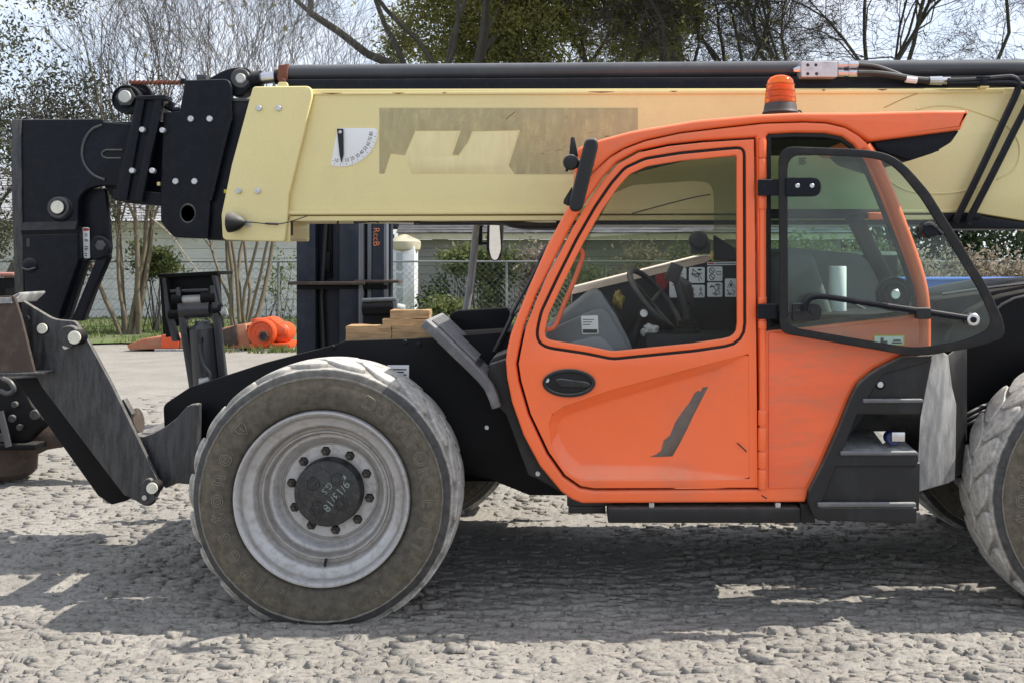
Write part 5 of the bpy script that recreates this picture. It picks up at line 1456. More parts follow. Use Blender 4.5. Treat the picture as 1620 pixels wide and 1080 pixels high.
# worn decal residue
res = [(600, 171), (1009, 171), (1009, 276), (814, 276), (805, 262), (823, 206), (747, 208), (740, 225), (725, 246), (716, 245), (729, 207), (657, 207), (640, 246), (618, 243), (608, 275), (600, 275)]
plate('decal_residue', [res], YB - 0.0015, 0.002, RESID, bo, 0.0002)
plate('scuffed_patch', [[(815, 213), (819, 207), (1000, 190), (1007, 174), (1007, 205), (955, 262), (900, 274), (816, 274), (808, 262)]], YB - 0.0026, 0.001, RESID2, bo, 0.0002) if False else None
plate('scuffed_patch', [[(750, 209.5), (820, 208), (802.5, 262), (811, 275), (651, 275), (641, 249), (659, 209), (726, 209), (713, 248), (727, 249), (743, 226)]], YB - 0.0012, 0.0015, SCUFFY, bo, 0.0002)
rs = random.Random(5)
m = MB()
for i in range(150):
    x = rs.uniform(610, 1000); y = rs.uniform(174, 200 if x < 830 else 262)
    an = (1.45 if x < 700 else 0.7 if x < 800 else 0.95 if x < 900 else 1.15) + rs.uniform(-0.14, 0.14) if y < 206 else (0.25 if x < 900 else 0.10) + rs.uniform(-0.12, 0.12); L = rs.uniform(8, 26)
    dx, dy = math.cos(an) * L, -math.sin(an) * L
    if 172 < y + dy < 274 and 602 < x + dx < 1007 and not (x < 830 and y > 204):
        nx, ny = -dy / L * rs.uniform(.2, .75), dx / L * rs.uniform(.2, .75)
        m.prism([W(x - nx, y - ny, YB - 0.0022), W(x + dx, y + dy, YB - 0.0022), W(x + dx * 1.05 + nx, y + dy * 1.05 + ny, YB - 0.0022), W(x + nx, y + ny, YB - 0.0022)], (0, 0.0005, 0))
ss_ = m.build('scrape_streaks', RESID2, bo, smooth=0); ss_['kind'] = 'stuff'
# angle gauge
gx, gy = 538.5, 207
arc = [(gx + 59 * math.sin(t), gy + 57 * math.cos(t)) for t in [math.radians(a) for a in range(-15, 91, 5)]]
ga = plate('angle_gauge', [arc + [(593, 203), (536, 203), (533.5, 205)]], YB - 0.004, 0.005, WHITE, bo, 0.0004)
for i, s in enumerate(('-10', '10', '20', '30', '40', '50', '60', '70', '80')):
    t = math.radians((-9, 12, 23, 34, 44, 54, 64, 74, 84)[i])
    text('gauge_number', s, gx + 49 * math.sin(t), gy + 48 * math.cos(t), YB - 0.0045, 6.2, PRINT, bo, rot=(t if i < 2 else t), ext=0.0004, wide=0.8)
m = MB()
for a in range(-10, 90, 5):
    t = math.radians(a); c0 = 56.5 if a % 10 else 54
    m.tube([W(gx + c0 * math.sin(t), gy + c0 * 0.97 * math.cos(t), YB - 0.0045), W(gx + 57.5 * math.sin(t), gy + 55.5 * math.cos(t), YB - 0.0045)], 0.0010, 4)
m.build('gauge_ticks', PRINT, bo, smooth=0)
plate('gauge_needle', [[(533, 204), (543, 204), (543.5, 245), (540, 258), (537, 245)]], YB - 0.014, 0.006, PLASTIC, bo, 0.001)
pin('needle_pivot', 538, 209, YB - 0.018, 2.6, 0.01, BOLTM, bo)
# weld ring on the rear boom plate, seam line
m = MB(); m.tube(curve_pts(pxpath([(1449, 173), (1475, 168), (1505, 168), (1540, 176), (1582, 192), (1603, 210), (1613, 232), (1611, 256), (1600, 272), (1578, 284)], YB - 0.001), 4), 0.006, 6)
m.tube(curve_pts(pxpath([(1405, 285), (1430, 300), (1460, 306), (1500, 306), (1535, 300), (1560, 290)], YB - 0.001), 4), 0.006, 6); m.build('weld_ring', CREAM, bo)
m = MB(); m.tube(pxpath([(1398, 171), (1430, 156), (1460, 145)], YB - 0.0005), 0.003, 4); m.build('seam', M('dark_tan_seam', (0.4, 0.31, 0.14), 0.7), bo)  # seam line drawn in a darker tan than the boom
m = MB(); m.prism([W(1480, 338, YB - 0.02), W(1552, 338, YB - 0.02), W(1552, 346, YB - 0.02), W(1480, 350, YB - 0.02)], (0, 0.5, 0)); m.prism([W(1480, 346, YB), W(1552, 342, YB), W(1640, 356, YB), W(1640, 362, YB), W(1500, 362, YB)], (0, 0.4, 0)); m.build('boom_underplate', BLACK, bo, 0.003); m = MB(); m.prism([W(880, 343, YB + 0.04), W(1490, 341, YB + 0.04), W(1490, 356, YB + 0.04), W(880, 356, YB + 0.04)], (0, 0.4, 0)); m.build('boom_slide_rail', BLACK, bo, 0.004)

# top extension cylinder and black tray
YT = 6.22
m = MB(); p0, p1 = W(455, 115.5, YT), W(1980, 105, YT); d = (p1 - p0).normalized(); r0, r1 = 12.6 * YT / F, 13.6 * YT / F
m.tube([p0, p0 + d * 0.004, p0 + d * 0.01, p1], [r0 * 0.9, r0, r0, r1], 36); tcyl = m.build('extension_cylinder', M('dark_grey_cylinder_paint', (0.05, 0.052, 0.058), 0.3, dirt=(0.09, 0.09, 0.09), dscale=3, damt=0.4, dust_sun=0.5, dust_sun_col=(0.2, 0.2, 0.2)), T)
m = MB(); a, b2 = W(452, 126, YB + 0.03), W(1980, 118, YB + 0.03); m.prism([a, b2, b2 - Vector((0, 0, 0.12)), a - Vector((0, 0, 0.075))], (0, 0.30, 0)); m.build('top_tray', BLACK, T, 0.004)
m = MB(); m.tube(pxpath([(398, 126), (420, 124), (440, 122)], YT), [0.035, 0.036, 0.036], 24); m.build('cylinder_rod', CHROME, T)
m = MB(); m.tube(pxpath([(395, 127), (414, 125)], YT), 0.052, 24); m.build('rod_gland', BLACK, T); m = MB(); m.tube(pxpath([(436, 122), (458, 121)], YT), 0.047, 24); m.build('cylinder_gland', BLACK, T)
m = MB(); m.prism([W(440, 103, YT - 0.06), W(456, 101, YT - 0.06), W(454, 124, YT - 0.06), W(450, 134, YT - 0.06), W(443, 134, YT - 0.06), W(438, 124, YT - 0.06)], (0, 0.11, 0)); m.build('rusted_strap', REDRUST, T, 0.006)
pin('strap_bolt', 447, 128, YT - 0.075, 4, 0.02, REDRUST, T)
plate('strap_tab', [R([(440, 130), (454, 130), (457, 143), (437, 143)], 3)], YB - 0.02, 0.02, CREAM, hp, 0.003)
# black hoses under the boom, and clips
m = MB()
m.tube(curve_pts(pxpath([(560, 349), (600, 346), (650, 347), (690, 344), (740, 347), (790, 349), (822, 357), (895, 358)], YB + 0.1), 5), 0.022, 8)
m.tube(curve_pts(pxpath([(655, 352), (720, 352), (780, 352), (812, 354), (860, 358)], YB + 0.16), 5), 0.018, 8)
m.build('boom_hose', HOSE, T)
m = MB(); m.tube(pxpath([(613, 349), (633, 346)], YB + 0.06), 0.009, 8); m.build('hose_marker', ALU, T)
m = MB(); m.pbox(655, 342, 664, 354, YB + 0.06, 0.05); m.build('hose_clip', PLASTIC, T, 0.003)
# work light on the head plate
wl = MB().lathe([(0.060, 0), (0.062, 0.008), (0.058, 0.03), (0.048, 0.06), (0.03, 0.085), (0.012, 0.10), (0.0, 0.10)], W(361, 352, YB - 0.09), 'X', 24).build('boom_work_light', PLASTIC, T)
m = MB(); m.pbox(388, 349, 396, 359, YB - 0.045, 0.02); m.build('light_bracket', PINW, wl, 0.002)
m = MB(); m.tube(curve_pts(pxpath([(380, 352), (400, 352), (430, 355), (455, 352), (486, 342)], YB - 0.06), 5), 0.0035, 6); m.tube(pxpath([(420, 354), (440, 355)], YB - 0.06), 0.007, 6); m.build('light_wire', HOSE, wl)
m = MB(); m.tube(curve_pts(pxpath([(486, 342), (500, 347), (530, 348), (560, 346), (600, 352)], YB + 0.05), 5), 0.006, 6); m.tube(pxpath([(535, 349), (533, 366)], YB + 0.05), 0.006, 5); m.build('hanging_wire', HOSE, T)

# hydraulic valve block and pipes on the top right
vb = plate('valve_block', [R([(1268, 97), (1325, 97), (1325, 122), (1268, 122)], 2)], YB - 0.05, 0.12, ALU, T, 0.004)
for x, y in ((1278, 103), (1291, 103), (1278, 117), (1292, 117)): pin('port_screw', x, y, YB - 0.052, 2.6, 0.01, PRINT, vb)
m = MB(); m.tube(pxpath([(1255, 112), (1262, 111), (1268, 110)], YB), [0.012, 0.02, 0.022], 8); m.build('port_plug', CHROME, vb)
for y in (103, 116): m = MB(); m.tube(pxpath([(1325, y), (1334, y), (1334.1, y), (1342, y), (1342.1, y), (1357, y)], YB), [0.024, 0.024, 0.018, 0.018, 0.024, 0.022], 10); m.build('hose_fitting', CHROME, vb)
m = MB(); m.tube(curve_pts(pxpath([(1357, 103), (1385, 106), (1412, 115), (1436, 124), (1470, 127)], YB)), 0.016, 10); m.tube(curve_pts(pxpath([(1357, 116), (1390, 117), (1420, 121), (1450, 126), (1472, 128)], YB - 0.02)), 0.019, 10); m.build('hydraulic_hose', HOSE, T)
m = MB(); m.tube(pxpath([(1433, 125), (1450, 127)], YB - 0.02), 0.022, 10); m.build('hose_tag', WHITE, T)
m = MB(); m.tube(pxpath([(1470, 128), (1490, 128), (1490.1, 128), (1503, 128)], YB - 0.02), [0.024, 0.026, 0.021, 0.022], 10); m.build('hose_coupling', CHROME, T)
m = MB()
m.tube(curve_pts(pxpath([(1500, 129), (1540, 128), (1585, 124), (1602, 124), (1611, 133), (1608, 148), (1590, 187), (1552, 268), (1516, 342), (1512, 352)], YB - 0.06), 4), 0.021, 10)
m.tube(curve_pts(pxpath([(1500, 133), (1560, 132), (1606, 133), (1628, 142), (1628, 160), (1604, 208), (1568, 280), (1536, 342), (1531, 354)], YB - 0.06), 4), 0.021, 10)
m.build('hydraulic_pipe', BLACK, T)
m = MB(); m.pbox(1546, 121, 1567, 124, YB - 0.08, 0.05); m.pbox(1552, 124, 1562, 134, YB - 0.085, 0.05); m.build('pipe_clamp', BLACK, T, 0.002)
m = MB(); m.pbox(1551, 135, 1565, 139, YB - 0.07, 0.05); m.build('clamp_base', CREAM, T, 0.002)

# ---------------------------------------------------------------- inner boom and boom nose
YI = 6.16
m = MB(); m.prism([W(158, 193, YI + 0.05), W(420, 190, YI + 0.05), W(420, 322, YI + 0.05), W(181, 318, YI + 0.05), (W(165, 296, YI + 0.05))], (0, 0.34, 0)); m.build('inner_boom', BLACK, T, 0.008)
hb_ = plate('inner_boom_plate', [R([(293, 127, 3), (361, 125, 8), (366, 138, 6), (366, 176), (333, 318), (329, 378, 4), (275, 376, 6), (254, 352, 6), (254, 302), (258, 178), (284, 176)], 2), ell(297, 338, 11, 14, 24)], YI - 0.03, 0.035, BLACK, T, 0.006, 3)
m = MB(); m.lathe([(0.041, 0.0), (0.046, -0.004), (0.050, 0.0)], W(297, 338, YI - 0.03), 'Y', 24, 1.22); m.build('hole_lip', CYL, hb_)
for x, y in ((301, 188), (331, 188), (277, 287), (307, 287)): pin('plate_bolt', x, y, YI - 0.042, 4.8, 0.02, BOLTM, hb_)
m = MB(); m.prism([W(360, 157, YI), W(402, 157, YI), W(360, 330, YI), (W(350, 380, YI)), W(328, 380, YI), W(330, 320, YI)], (0, 0.42, 0)); m.build('inner_boom_core', BLACK, T, 0.004)
m = MB(); m.prism([W(366, 155, YI - 0.01), W(396, 157, YI - 0.01), W(396, 161, YI - 0.01), W(366, 160, YI - 0.01)], (0, 0.3, 0)); m.build('core_lip', CYL, T, 0.002)
plate('plate_rib', [R([(358, 195), (366, 176), (366, 190), (335, 318), (330, 318)], 1)], YI - 0.042, 0.03, BLACK, hb_, 0.003)
cap = plate('slide_pad_plate', [R([(216, 154), (258, 154), (240, 240), (222, 321), (180, 316), (190, 268)], 2)], YI - 0.05, 0.04, BLACK, T, 0.004)
for pts in ([(217, 156), (229, 155), (200, 318), (182, 316)], [(245, 155), (257, 155), (224, 320), (212, 318)]):
    plate('pad_rail', [R(pts, 2)], YI - 0.075, 0.035, BLACK, cap, 0.006)
for x, y in ((224, 205), (256, 206), (208, 270), (240, 270)): pin('pad_bolt', x, y, YI - (0.086 if x != 256 else 0.06), 4.4, 0.03, BOLTM, cap)
plate('pad_cap', [R([(214, 152), (262, 150), (262, 158), (214, 158)], 2)], YI - 0.08, 0.10, BLACK, cap, 0.004)
plate('lower_bracket', [R([(178, 300), (256, 305), (256, 326), (205, 322), (178, 316)], 3)], YI - 0.02, 0.20, BLACK, T, 0.005)
for x, y, w_ in ((190, 200, 8), (248, 288, 5), (177, 272, 6), (354, 300, 6)):
    m = MB(); m.pbox(x, y, x + w_, y + 6, YI - 0.015, 0.03); m.build('wear_pad', CREAM if x != 354 else YELLOWP, T, 0.002)
# chain sheaves and chain
for (x, y, r, Y) in ((199, 157, 23, YI - 0.02), (218, 152, 22, YI + 0.10)):
    k = r * Y / F
    sv = MB().lathe([(0, 0), (k * 0.55, 0.0), (k * 0.6, 0.012), (k * 0.88, 0.012), (k * 0.93, 0.0), (k, 0.004), (k, 0.018), (k * 0.9, 0.03), (k, 0.042), (k, 0.056), (k * 0.9, 0.06), (0, 0.06)], W(x, y, Y), 'Y', 40).build('chain_sheave', BLACK, T)
    if x == 199:
        MB().lathe([(0, -0.03), (0.034, -0.03), (0.038, -0.026), (0.038, 0.02), (0, 0.02)], W(200, 154, Y), 'Y', 24).build('sheave_pin', PINW, sv)
        MB().lathe([(0.04, -0.018), (0.058, -0.018), (0.058, 0.01), (0.04, 0.01)], W(200, 154, Y), 'Y', 6).build('sheave_nut', CYL, sv)
m = MB()
for i in range(26):
    x = 204 + i * 3.5
    m.pbox(x, 127 + (i % 2) * 1.2, x + 4.4, 133 + (i % 2) * 1.2, YI + 0.02 + (i % 2) * 0.012, 0.012)
m.build('leaf_chain', REDRUST, T, 0.002)
m = MB(); m.tube(pxpath([(262, 168), (275, 174), (284, 175)], YI), 0.02, 8); m.pbox(266, 161, 273, 172, YI - 0.02, 0.04); m.build('chain_anchor', BLACK, T, 0.003); m = MB(); m.pbox(285, 124, 292, 132, YI, 0.04); m.build('chain_end', BLACK, T, 0.003)
# lug at the top with pin
lug = plate('cylinder_lug', [R([(325, 127), (352, 112), (372, 106, 16), (396, 107, 16), (402, 128, 14), (393, 142), (382, 152), (366, 152), (352, 134)], 6)], YI + 0.02, 0.12, BLACK, T, 0.008)
pin('lug_pin', 380, 124, YI - 0.0, 8, 0.05, PINW, lug); pin('lug_collar', 380, 124, YI + 0.010, 16, 0.03, REDRUST if False else CYL, lug, bev=0.1)
m = MB(); m.pbox(310, 118, 326, 127, YI + 0.1, 0.06); m.build('lug_block', CYL, T, 0.004)

nose = plate('boom_nose', [R([(18, 189, 2), (161, 188), (163, 193), (206, 196), (204, 298), (165, 293, 10), (140, 297, 14), (124, 312, 12), (123, 332), (124, 414), (112, 445), (92, 505), (75, 512), (40, 482), (22, 460)], 4)], YI - 0.02, 0.06, BLACK, T, 0.008, 3)
plate('nose_far_plate', [R([(30, 189, 2), (206, 196), (204, 298), (165, 293, 10), (140, 297, 14), (124, 312, 12), (124, 414), (92, 505), (75, 512), (40, 482), (30, 460)], 4)], YI + 0.38, 0.04, BLACK, nose, 0.006)
m = MB(); m.prism([W(18, 189, YI - 0.03), W(33, 189, YI - 0.03), W(34, 300, YI - 0.03), W(38, 480, YI - 0.03), W(24, 474, YI - 0.03), W(18, 300, YI - 0.03)], (0, 0.50, 0)); m.build('nose_edge_flange', DUSTYSTEEL, nose, 0.004)
m = MB(); a, b2 = W(36, 352, YI - 0.022), W(122, 350, YI - 0.022)
m.add([a, b2, b2 + Vector((0, -0.022, -0.05)), a + Vector((0, -0.022, -0.05)), b2 + Vector((0, 0.0, -0.09)), a + Vector((0, 0.0, -0.09))], [(0, 1, 2, 3), (3, 2, 4, 5), (0, 3, 5), (1, 4, 2)]); m.build('nose_fold', BLACK, nose, 0)
plate('nose_lower_plate', [R([(35, 372), (122, 370), (123, 414), (112, 445), (92, 503), (78, 508), (40, 478)], 3)], YI - 0.032, 0.012, BLACK, nose, 0.003)
m = MB(); m.tube(curve_pts(pxpath([(162, 198), (146, 205), (134, 222), (130, 243), (135, 262), (148, 277), (166, 285)], YI - 0.024), 5), 0.008, 6); m.build('nose_weld_arc', CYL, nose)
m = MB(); m.tube(pxpath([(194, 237.5), (168, 237.5), (162, 241), (161, 245), (164, 249), (170, 250.5), (192, 250.5)], YI - 0.024), 0.006, 6); m.build('nose_slot', CYL, nose)
m = MB(); m.prism([W(128, 300, YI + 0.05), W(165, 298, YI + 0.05), W(169, 326, YI + 0.05), W(174, 391, YI + 0.05), W(171, 413, YI + 0.05), W(124, 412, YI + 0.05), W(123, 330, YI + 0.05)], (0, 0.05, 0)); m.build('nose_box', BLACK, nose, 0.01)
plate('tilt_lug', [R([(141, 384, 12), (152, 371, 14), (168, 378, 14), (174, 392, 10), (170, 405, 10), (145, 412, 6)], 6)], YI + 0.0, 0.05, BLACK, nose, 0.005)
pin('tilt_pin', 158, 389, YI - 0.01, 9, 0.05, CYL, nose, n=6)
for pts in ([(122, 412), (138, 410), (106, 510), (84, 508)], [(152, 410), (172, 406), (150, 456), (131, 508), (112, 508)]):
    plate('nose_strut', [R(pts, 2)], YI + 0.03, 0.06, BLACK, nose, 0.006)
faced_pin('nose_pin', 90, 328, YI - 0.058, 12, 0.05, BLACK, nose); pin('nose_pin_collar', 91, 329, YI - 0.044, 17.5, 0.03, CYL, nose, n=28, bev=0.1); pin('nose_pin_boss', 95, 331, YI - 0.034, 20, 0.02, BLACK, nose)
lb = plate('warning_label', [R([(130.5, 360, 2), (141, 360, 2), (142.5, 409, 2), (132.5, 409, 2)], 1)], YI + 0.045, 0.004, WHITE, nose, 0.0004)
m = MB(); m.pbox(132, 361.5, 140.5, 365.5, YI + 0.0435, 0.001); m.build('label_print', REDP, nose, smooth=0)
m = MB()
for y in (370, 373, 379, 381, 390, 393, 395, 401, 404): m.pbox(134, y, 139.5 - (y % 3), y + 1.2, YI + 0.0435, 0.001)
m.build('label_print', PRINT, nose, smooth=0)
m = MB(); m.lathe([(0.0, -0.01), (0.035, -0.008), (0.046, 0.0), (0.046, 0.03)], W(47, 420, YI - 0.036), 'Y', 20); m.build('nose_plug', BLACK, nose)
m = MB(); m.tube(pxpath([(34, 424), (44, 427), (56, 424)], YI - 0.05), 0.006, 6); m.build('plug_clip', CYL, nose)
plate('nose_slot_hole', [R([(42, 377), (47, 377), (47, 391), (42, 391)], 2)], YI - 0.0345, 0.004, PRINT, nose, 0.0005)

# ---------------------------------------------------------------- near stabiliser folded up at the front
YO = 5.34
ou = plate('stabiliser_arm', [R([(27, 470, 2), (49, 484), (84, 505, 10), (119, 508, 6), (143, 546), (176, 607), (215, 687), (246, 752, 8), (254, 768, 8), (251, 779, 8), (240, 800, 6), (228, 800, 6), (207, 787), (196, 783), (66, 612), (55, 590), (45, 540)], 3)], YO, 0.03, DUSTYSTEEL, T, 0.005, 3)
m = MB()
q = [(22, 598), (62, 596), (206, 784), (200, 792), (176, 798), (155, 784)]
m.prism([W(x, y, YO + 0.06) for x, y in q], (0, 0.10, 0))
m.build('arm_underside', BLACKC, ou, 0.006)
m = MB(); m.prism([W(35, 500, YO + 0.03), W(110, 520, YO + 0.03), W(236, 770, YO + 0.03), W(190, 775, YO + 0.03)], (0, 0.14, 0)); m.build('arm_box', BLACKC, ou, 0.006)
for x, y, r in ((66, 520, 9.5), (117, 534, 12), (240, 772, 10.5)):
    faced_pin('pivot_pin', x, y, YO - (0.012 if x == 66 else 0.075), r, 0.07, BLACKC, ou)
pin('pivot_collar', 108, 532, YO - 0.035, 17, 0.05, DUSTYSTEEL, ou, bev=0.08); pin('keeper_bolt', 103, 548, YO - 0.03, 4.5, 0.03, PINW, ou)
plate('pivot_flag', [R([(222, 775, 8), (226, 758, 10), (240, 755, 10), (246, 790), (232, 800)], 4)], YO - 0.03, 0.03, DUSTYSTEEL, ou, 0.005); pin('keeper_bolt', 228, 787, YO - 0.04, 4, 0.02, PINW, ou)
pin('arm_hole', 42, 504, YO - 0.006, 4.5, 0.01, PRINT, ou)
m = MB(); m.prism([W(186, 640, YO + 0.1), W(195, 630, YO + 0.1), W(209, 655, YO + 0.1), W(203, 665, YO + 0.1)], (0, 0.05, 0)); m.build('arm_tab', DUSTYSTEEL, ou, 0.004)
ft = plate('stabiliser_foot', [R([(-60, 470), (22, 468, 4), (34, 505), (56, 594), (-60, 596)], 2)], YO - 0.10, 0.02, RUST, T, 0.004)
m = MB(); m.prism([W(-60, 473, YO - 0.11), W(14, 471, YO - 0.11), W(32, 462, YO - 0.05), W(33, 466, YO - 0.05), W(18, 480, YO - 0.11), W(-60, 482, YO - 0.11)], (0, 0.25, 0)); m.build('foot_edge', GREYDUST, ft, 0.004)
m = MB(); m.prism([W(-60, 592, YO - 0.13), W(70, 588, YO - 0.10), W(71, 592, YO - 0.10), W(-60, 598, YO - 0.13)], (0, 0.12, 0)); m.build('foot_lip', DUSTYSTEEL, ft, 0.003)
# cradle on the chassis nose that the arm pivots in
cr_ = [(214, 689), (228, 690), (244, 684), (262, 674), (280, 660), (296, 642), (306, 639), (313, 640), (312, 764), (300, 766), (280, 764), (262, 772), (247, 757)]
plate('stabiliser_cradle', [R(cr_, 1.5)], 5.40, 0.06, DUSTYSTEEL, T, 0.005)
m = MB(); tp = [(214, 689), (228, 690), (244, 684), (262, 674), (280, 660), (296, 642)]
n = len(tp); t0 = [W(x, y, 5.46) for x, y in tp]
m.add(t0 + [p + Vector((0.03, 0.42, 0.03)) for p in t0] + [p - Vector((0, 0, 0.03)) for p in t0] + [p + Vector((0.03, 0.42, 0.0)) for p in t0],
      [(i, i + 1, n + i + 1, n + i) for i in range(n - 1)] + [(2 * n + i, 3 * n + i, 3 * n + i + 1, 2 * n + i + 1) for i in range(n - 1)] + [(n + i, n + i + 1, 3 * n + i + 1, 3 * n + i) for i in range(n - 1)])
m.build('cradle_saddle', DUSTYSTEEL, T)
plate('cradle_rib', [R([(299, 640), (313, 638, 4), (313, 764), (304, 766)], 2)], 5.37, 0.05, DUSTYSTEEL, T, 0.006)

# far stabiliser with its cylinder, standing up behind
YF = 6.55
fs_ = plate('far_stabiliser', [R([(253, 437), (344, 432), (346, 470), (350, 520), (340, 520), (330, 476), (290, 480), (268, 482), (276, 532), (262, 534)], 2)], YF + 0.08, 0.06, BLACKC, T, 0.004)
m = MB(); m.prism([W(250, 434, YF), W(344, 429, YF), W(344, 435, YF), (W(250, 440, YF))], (0, 0.3, 0)); m.build('pad_edge', BLACKC, fs_, 0.004)
m = MB(); m.prism([W(252, 440, YF + 0.2), W(344, 434, YF + 0.2), W(344, 478, YF + 0.2), W(258, 530, YF + 0.2)], (0, 0.02, 0)); m.build('pad_back', BLACKC, fs_, 0.004)
for pts in ([(277, 456), (284, 454), (288, 480), (295, 520), (310, 616), (300, 622), (284, 520)], [(331, 452), (338, 452), (344, 480), (350, 540), (360, 625), (348, 628), (338, 520)]):
    plate('link_arm', [R(pts, 2)], YF - 0.03, 0.05, CYL, fs_, 0.005)
for pts in ([(256, 440), (262, 440), (270, 500), (282, 540), (272, 540), (262, 500)], [(334, 436), (340, 436), (348, 480), (344, 482)]):
    plate('pad_rib', [R(pts, 2)], YF - 0.005, 0.05, DUSTYSTEEL, fs_, 0.004)
def hbar(nm, x0, x1, y, r, mt, par, Y=YF): 
    q = MB(); q.tube(pxpath([(x0, y), (x1, y - 2)], Y), r, 16); return q.build(nm, mt, par)
hbar('link_pin', 284, 326, 475, 0.030, PINW, fs_); hbar('link_sleeve', 274, 290, 475.5, 0.040, BLACKC, fs_); hbar('link_sleeve', 320, 342, 473, 0.042, BLACKC, fs_); hbar('cross_tube', 286, 334, 491, 0.055, CYL, fs_); hbar('cross_pin', 268, 292, 498, 0.03, BLACKC, fs_); hbar('cross_pin', 338, 352, 492, 0.035, BLACKC, fs_); hbar('pin_end', 351, 357, 494, 0.034, PINW, fs_); hbar('tie_bar', 270, 330, 461, 0.012, CYL, fs_)
m = MB(); m.tube(pxpath([(320, 508), (320, 514), (320.1, 514), (321, 520), (321.1, 520), (330, 628)], YF + 0.02), [0.04, 0.05, 0.075, 0.085, 0.09, 0.095], 24); m.build('stabiliser_cylinder', CYL, fs_)
m = MB(); m.tube(curve_pts(pxpath([(316, 536), (318, 560), (323, 578), (332, 590), (334, 610)], YF - 0.09), 5), 0.010, 8); m.pbox(313, 534, 319, 542, YF - 0.10, 0.03); m.build('cylinder_pipe', CYL, fs_)
m = MB(); m.pbox(314, 598, 330, 610, YF - 0.12, 0.06); m.tube(pxpath([(318, 604), (330, 600)], YF - 0.13), 0.02, 8); m.build('cylinder_fitting', PINW, fs_, 0.003)
m = MB(); m.prism([W(296, 520, YF + 0.1), W(342, 520, YF + 0.1), W(356, 640, YF + 0.1), W(308, 650, YF + 0.1)], (0, 0.06, 0)); m.build('link_back', BLACKC, fs_, 0.004)

# far-side mirror on its bent arm
fm = MB(); fm.tube(curve_pts(pxpath([(737, 492), (744, 450), (750, 400), (753, 368), (755, 356), (760, 353), (766, 354)], 7.0), 4), 0.026, 12); fmo = fm.build('mirror_arm', M('grey_mirror_tube', (0.20, 0.20, 0.215), 0.35, 0.2, dirt=(0.12, 0.12, 0.12), dscale=10, damt=0.4), T)
m = MB(); m.prism([W(771, 350, 6.98), W(784, 350, 6.98), W(797, 356, 6.98), W(794, 405, 6.98), W(788, 413, 6.98), W(778, 413, 6.98), W(769, 395, 6.98)], (0, 0.05, 0)); m.build('mirror_shell', PLASTIC, fmo, 0.01)
mgp = [W(x, y, 6.965) for x, y in R([(775, 351, 3), (790, 351, 3), (793, 395, 6), (787, 412, 6), (778, 411, 6), (774, 395, 6)], 3)]
m = MB(); m.prism([p + Vector((0, -0.005 - 0.30 * (p.x - mgp[0].x) - 0.04 * (p.z - mgp[0].z), 0)) for p in mgp], (0, 0.008, 0)); m.build('mirror_glass', MIRROR, fmo)
m = MB(); m.pbox(757, 356, 763, 388, 6.99, 0.03); m.tube(pxpath([(760, 385), (776, 385)], 7.0), 0.012, 8); m.build('mirror_clamp', BLACK, fmo, 0.004)
m = MB(); m.tube(pxpath([(746, 440), (750, 488)], 7.05), 0.008, 6); m.build('mirror_stay', CYL, fmo)
# ================================================================== OTHER THINGS
# black lifting mast standing behind the telehandler
YM = 11.0
ma = thing('forklift_mast', 'tall black forklift mast with orange letters behind the telehandler chassis', 'mast', (W(545, 400, YM).x, YM, 0))
def col(nm, x0, x1, y0, y1, Y, t, mt, par=ma, bev=0.006):
    m = MB(); m.pbox(x0, y0, x1, y1, Y, t); return m.build(nm, mt, par, bev)
GB = 672
col('outer_channel', 469, 499, 250, GB, YM, 0.20, NAVY); col('channel_web', 499, 537, 250, GB, YM + 0.16, 0.04, NAVY); col('inner_channel', 537, 567, 250, GB, YM - 0.02, 0.22, NAVY)
col('rail_edge', 567, 575, 250, GB, YM - 0.03, 0.20, MASTG); col('inner_rail', 575, 581, 250, GB, YM + 0.06, 0.15, BLACKC); col('lift_cylinder', 581, 588, 250, GB, YM + 0.02, 0.12, MASTG)
tp_ = col('letter_channel', 589, 607, 250, GB, YM - 0.01, 0.20, NAVY); col('rail_edge', 607, 612, 250, GB, YM - 0.02, 0.22, MASTG); col('outer_rail', 613, 619, 250, GB, YM + 0.1, 0.12, NAVY)
text('mast_lettering', 'RccB', 595, 375, YM - 0.0125, 10.5, LETTERO, tp_, rot=-math.pi / 2, ext=0.001)
m = MB(); m.pbox(510, 350, 525, 440, YM + 0.12, 0.06); m.pbox(514, 400, 522, 430, YM + 0.09, 0.05); m.build('hose_reel', BLACKC, ma, 0.005)
m = MB(); m.tube(pxpath([(512, 260), (516, 350), (508, 470), (512, 560)], YM + 0.1), 0.03, 8); m.build('mast_hose', HOSE, ma)
col('cross_plate', 455, 577, 446, 451, YM - 0.12, 0.35, RUST); col('cross_plate', 560, 631, 443.5, 448, YM - 0.10, 0.30, RUST)
col('cross_member', 469, 612, 451, 458, YM - 0.03, 0.1, BLACKC)
m = MB(); m.tube(pxpath([(574, 488), (622, 486)], YM - 0.25), 0.075, 20); m.pbox(574, 482, 624, 545, YM - 0.24, 0.2); m.build('side_tank', BLACKC, ma, 0.006); m = MB(); m.tube(pxpath([(573, 475), (626, 473)], YM - 0.30), 0.02, 8); m.pbox(621, 474, 628, 512, YM - 0.3, 0.1); m.build('tank_rail', MASTG, ma, 0.004)
m = MB(); m.tube(pxpath([(628, 487), (640, 490)], YM - 0.2), 0.05, 12); m.build('tank_cap', PINW, ma)
for y in (300, 400, 520): col('tie_bar', 469, 619, y, y + 8, YM + 0.22, 0.06, NAVY)
col('mast_foot', 462, 626, 655, GB, YM - 0.15, 0.6, NAVY)

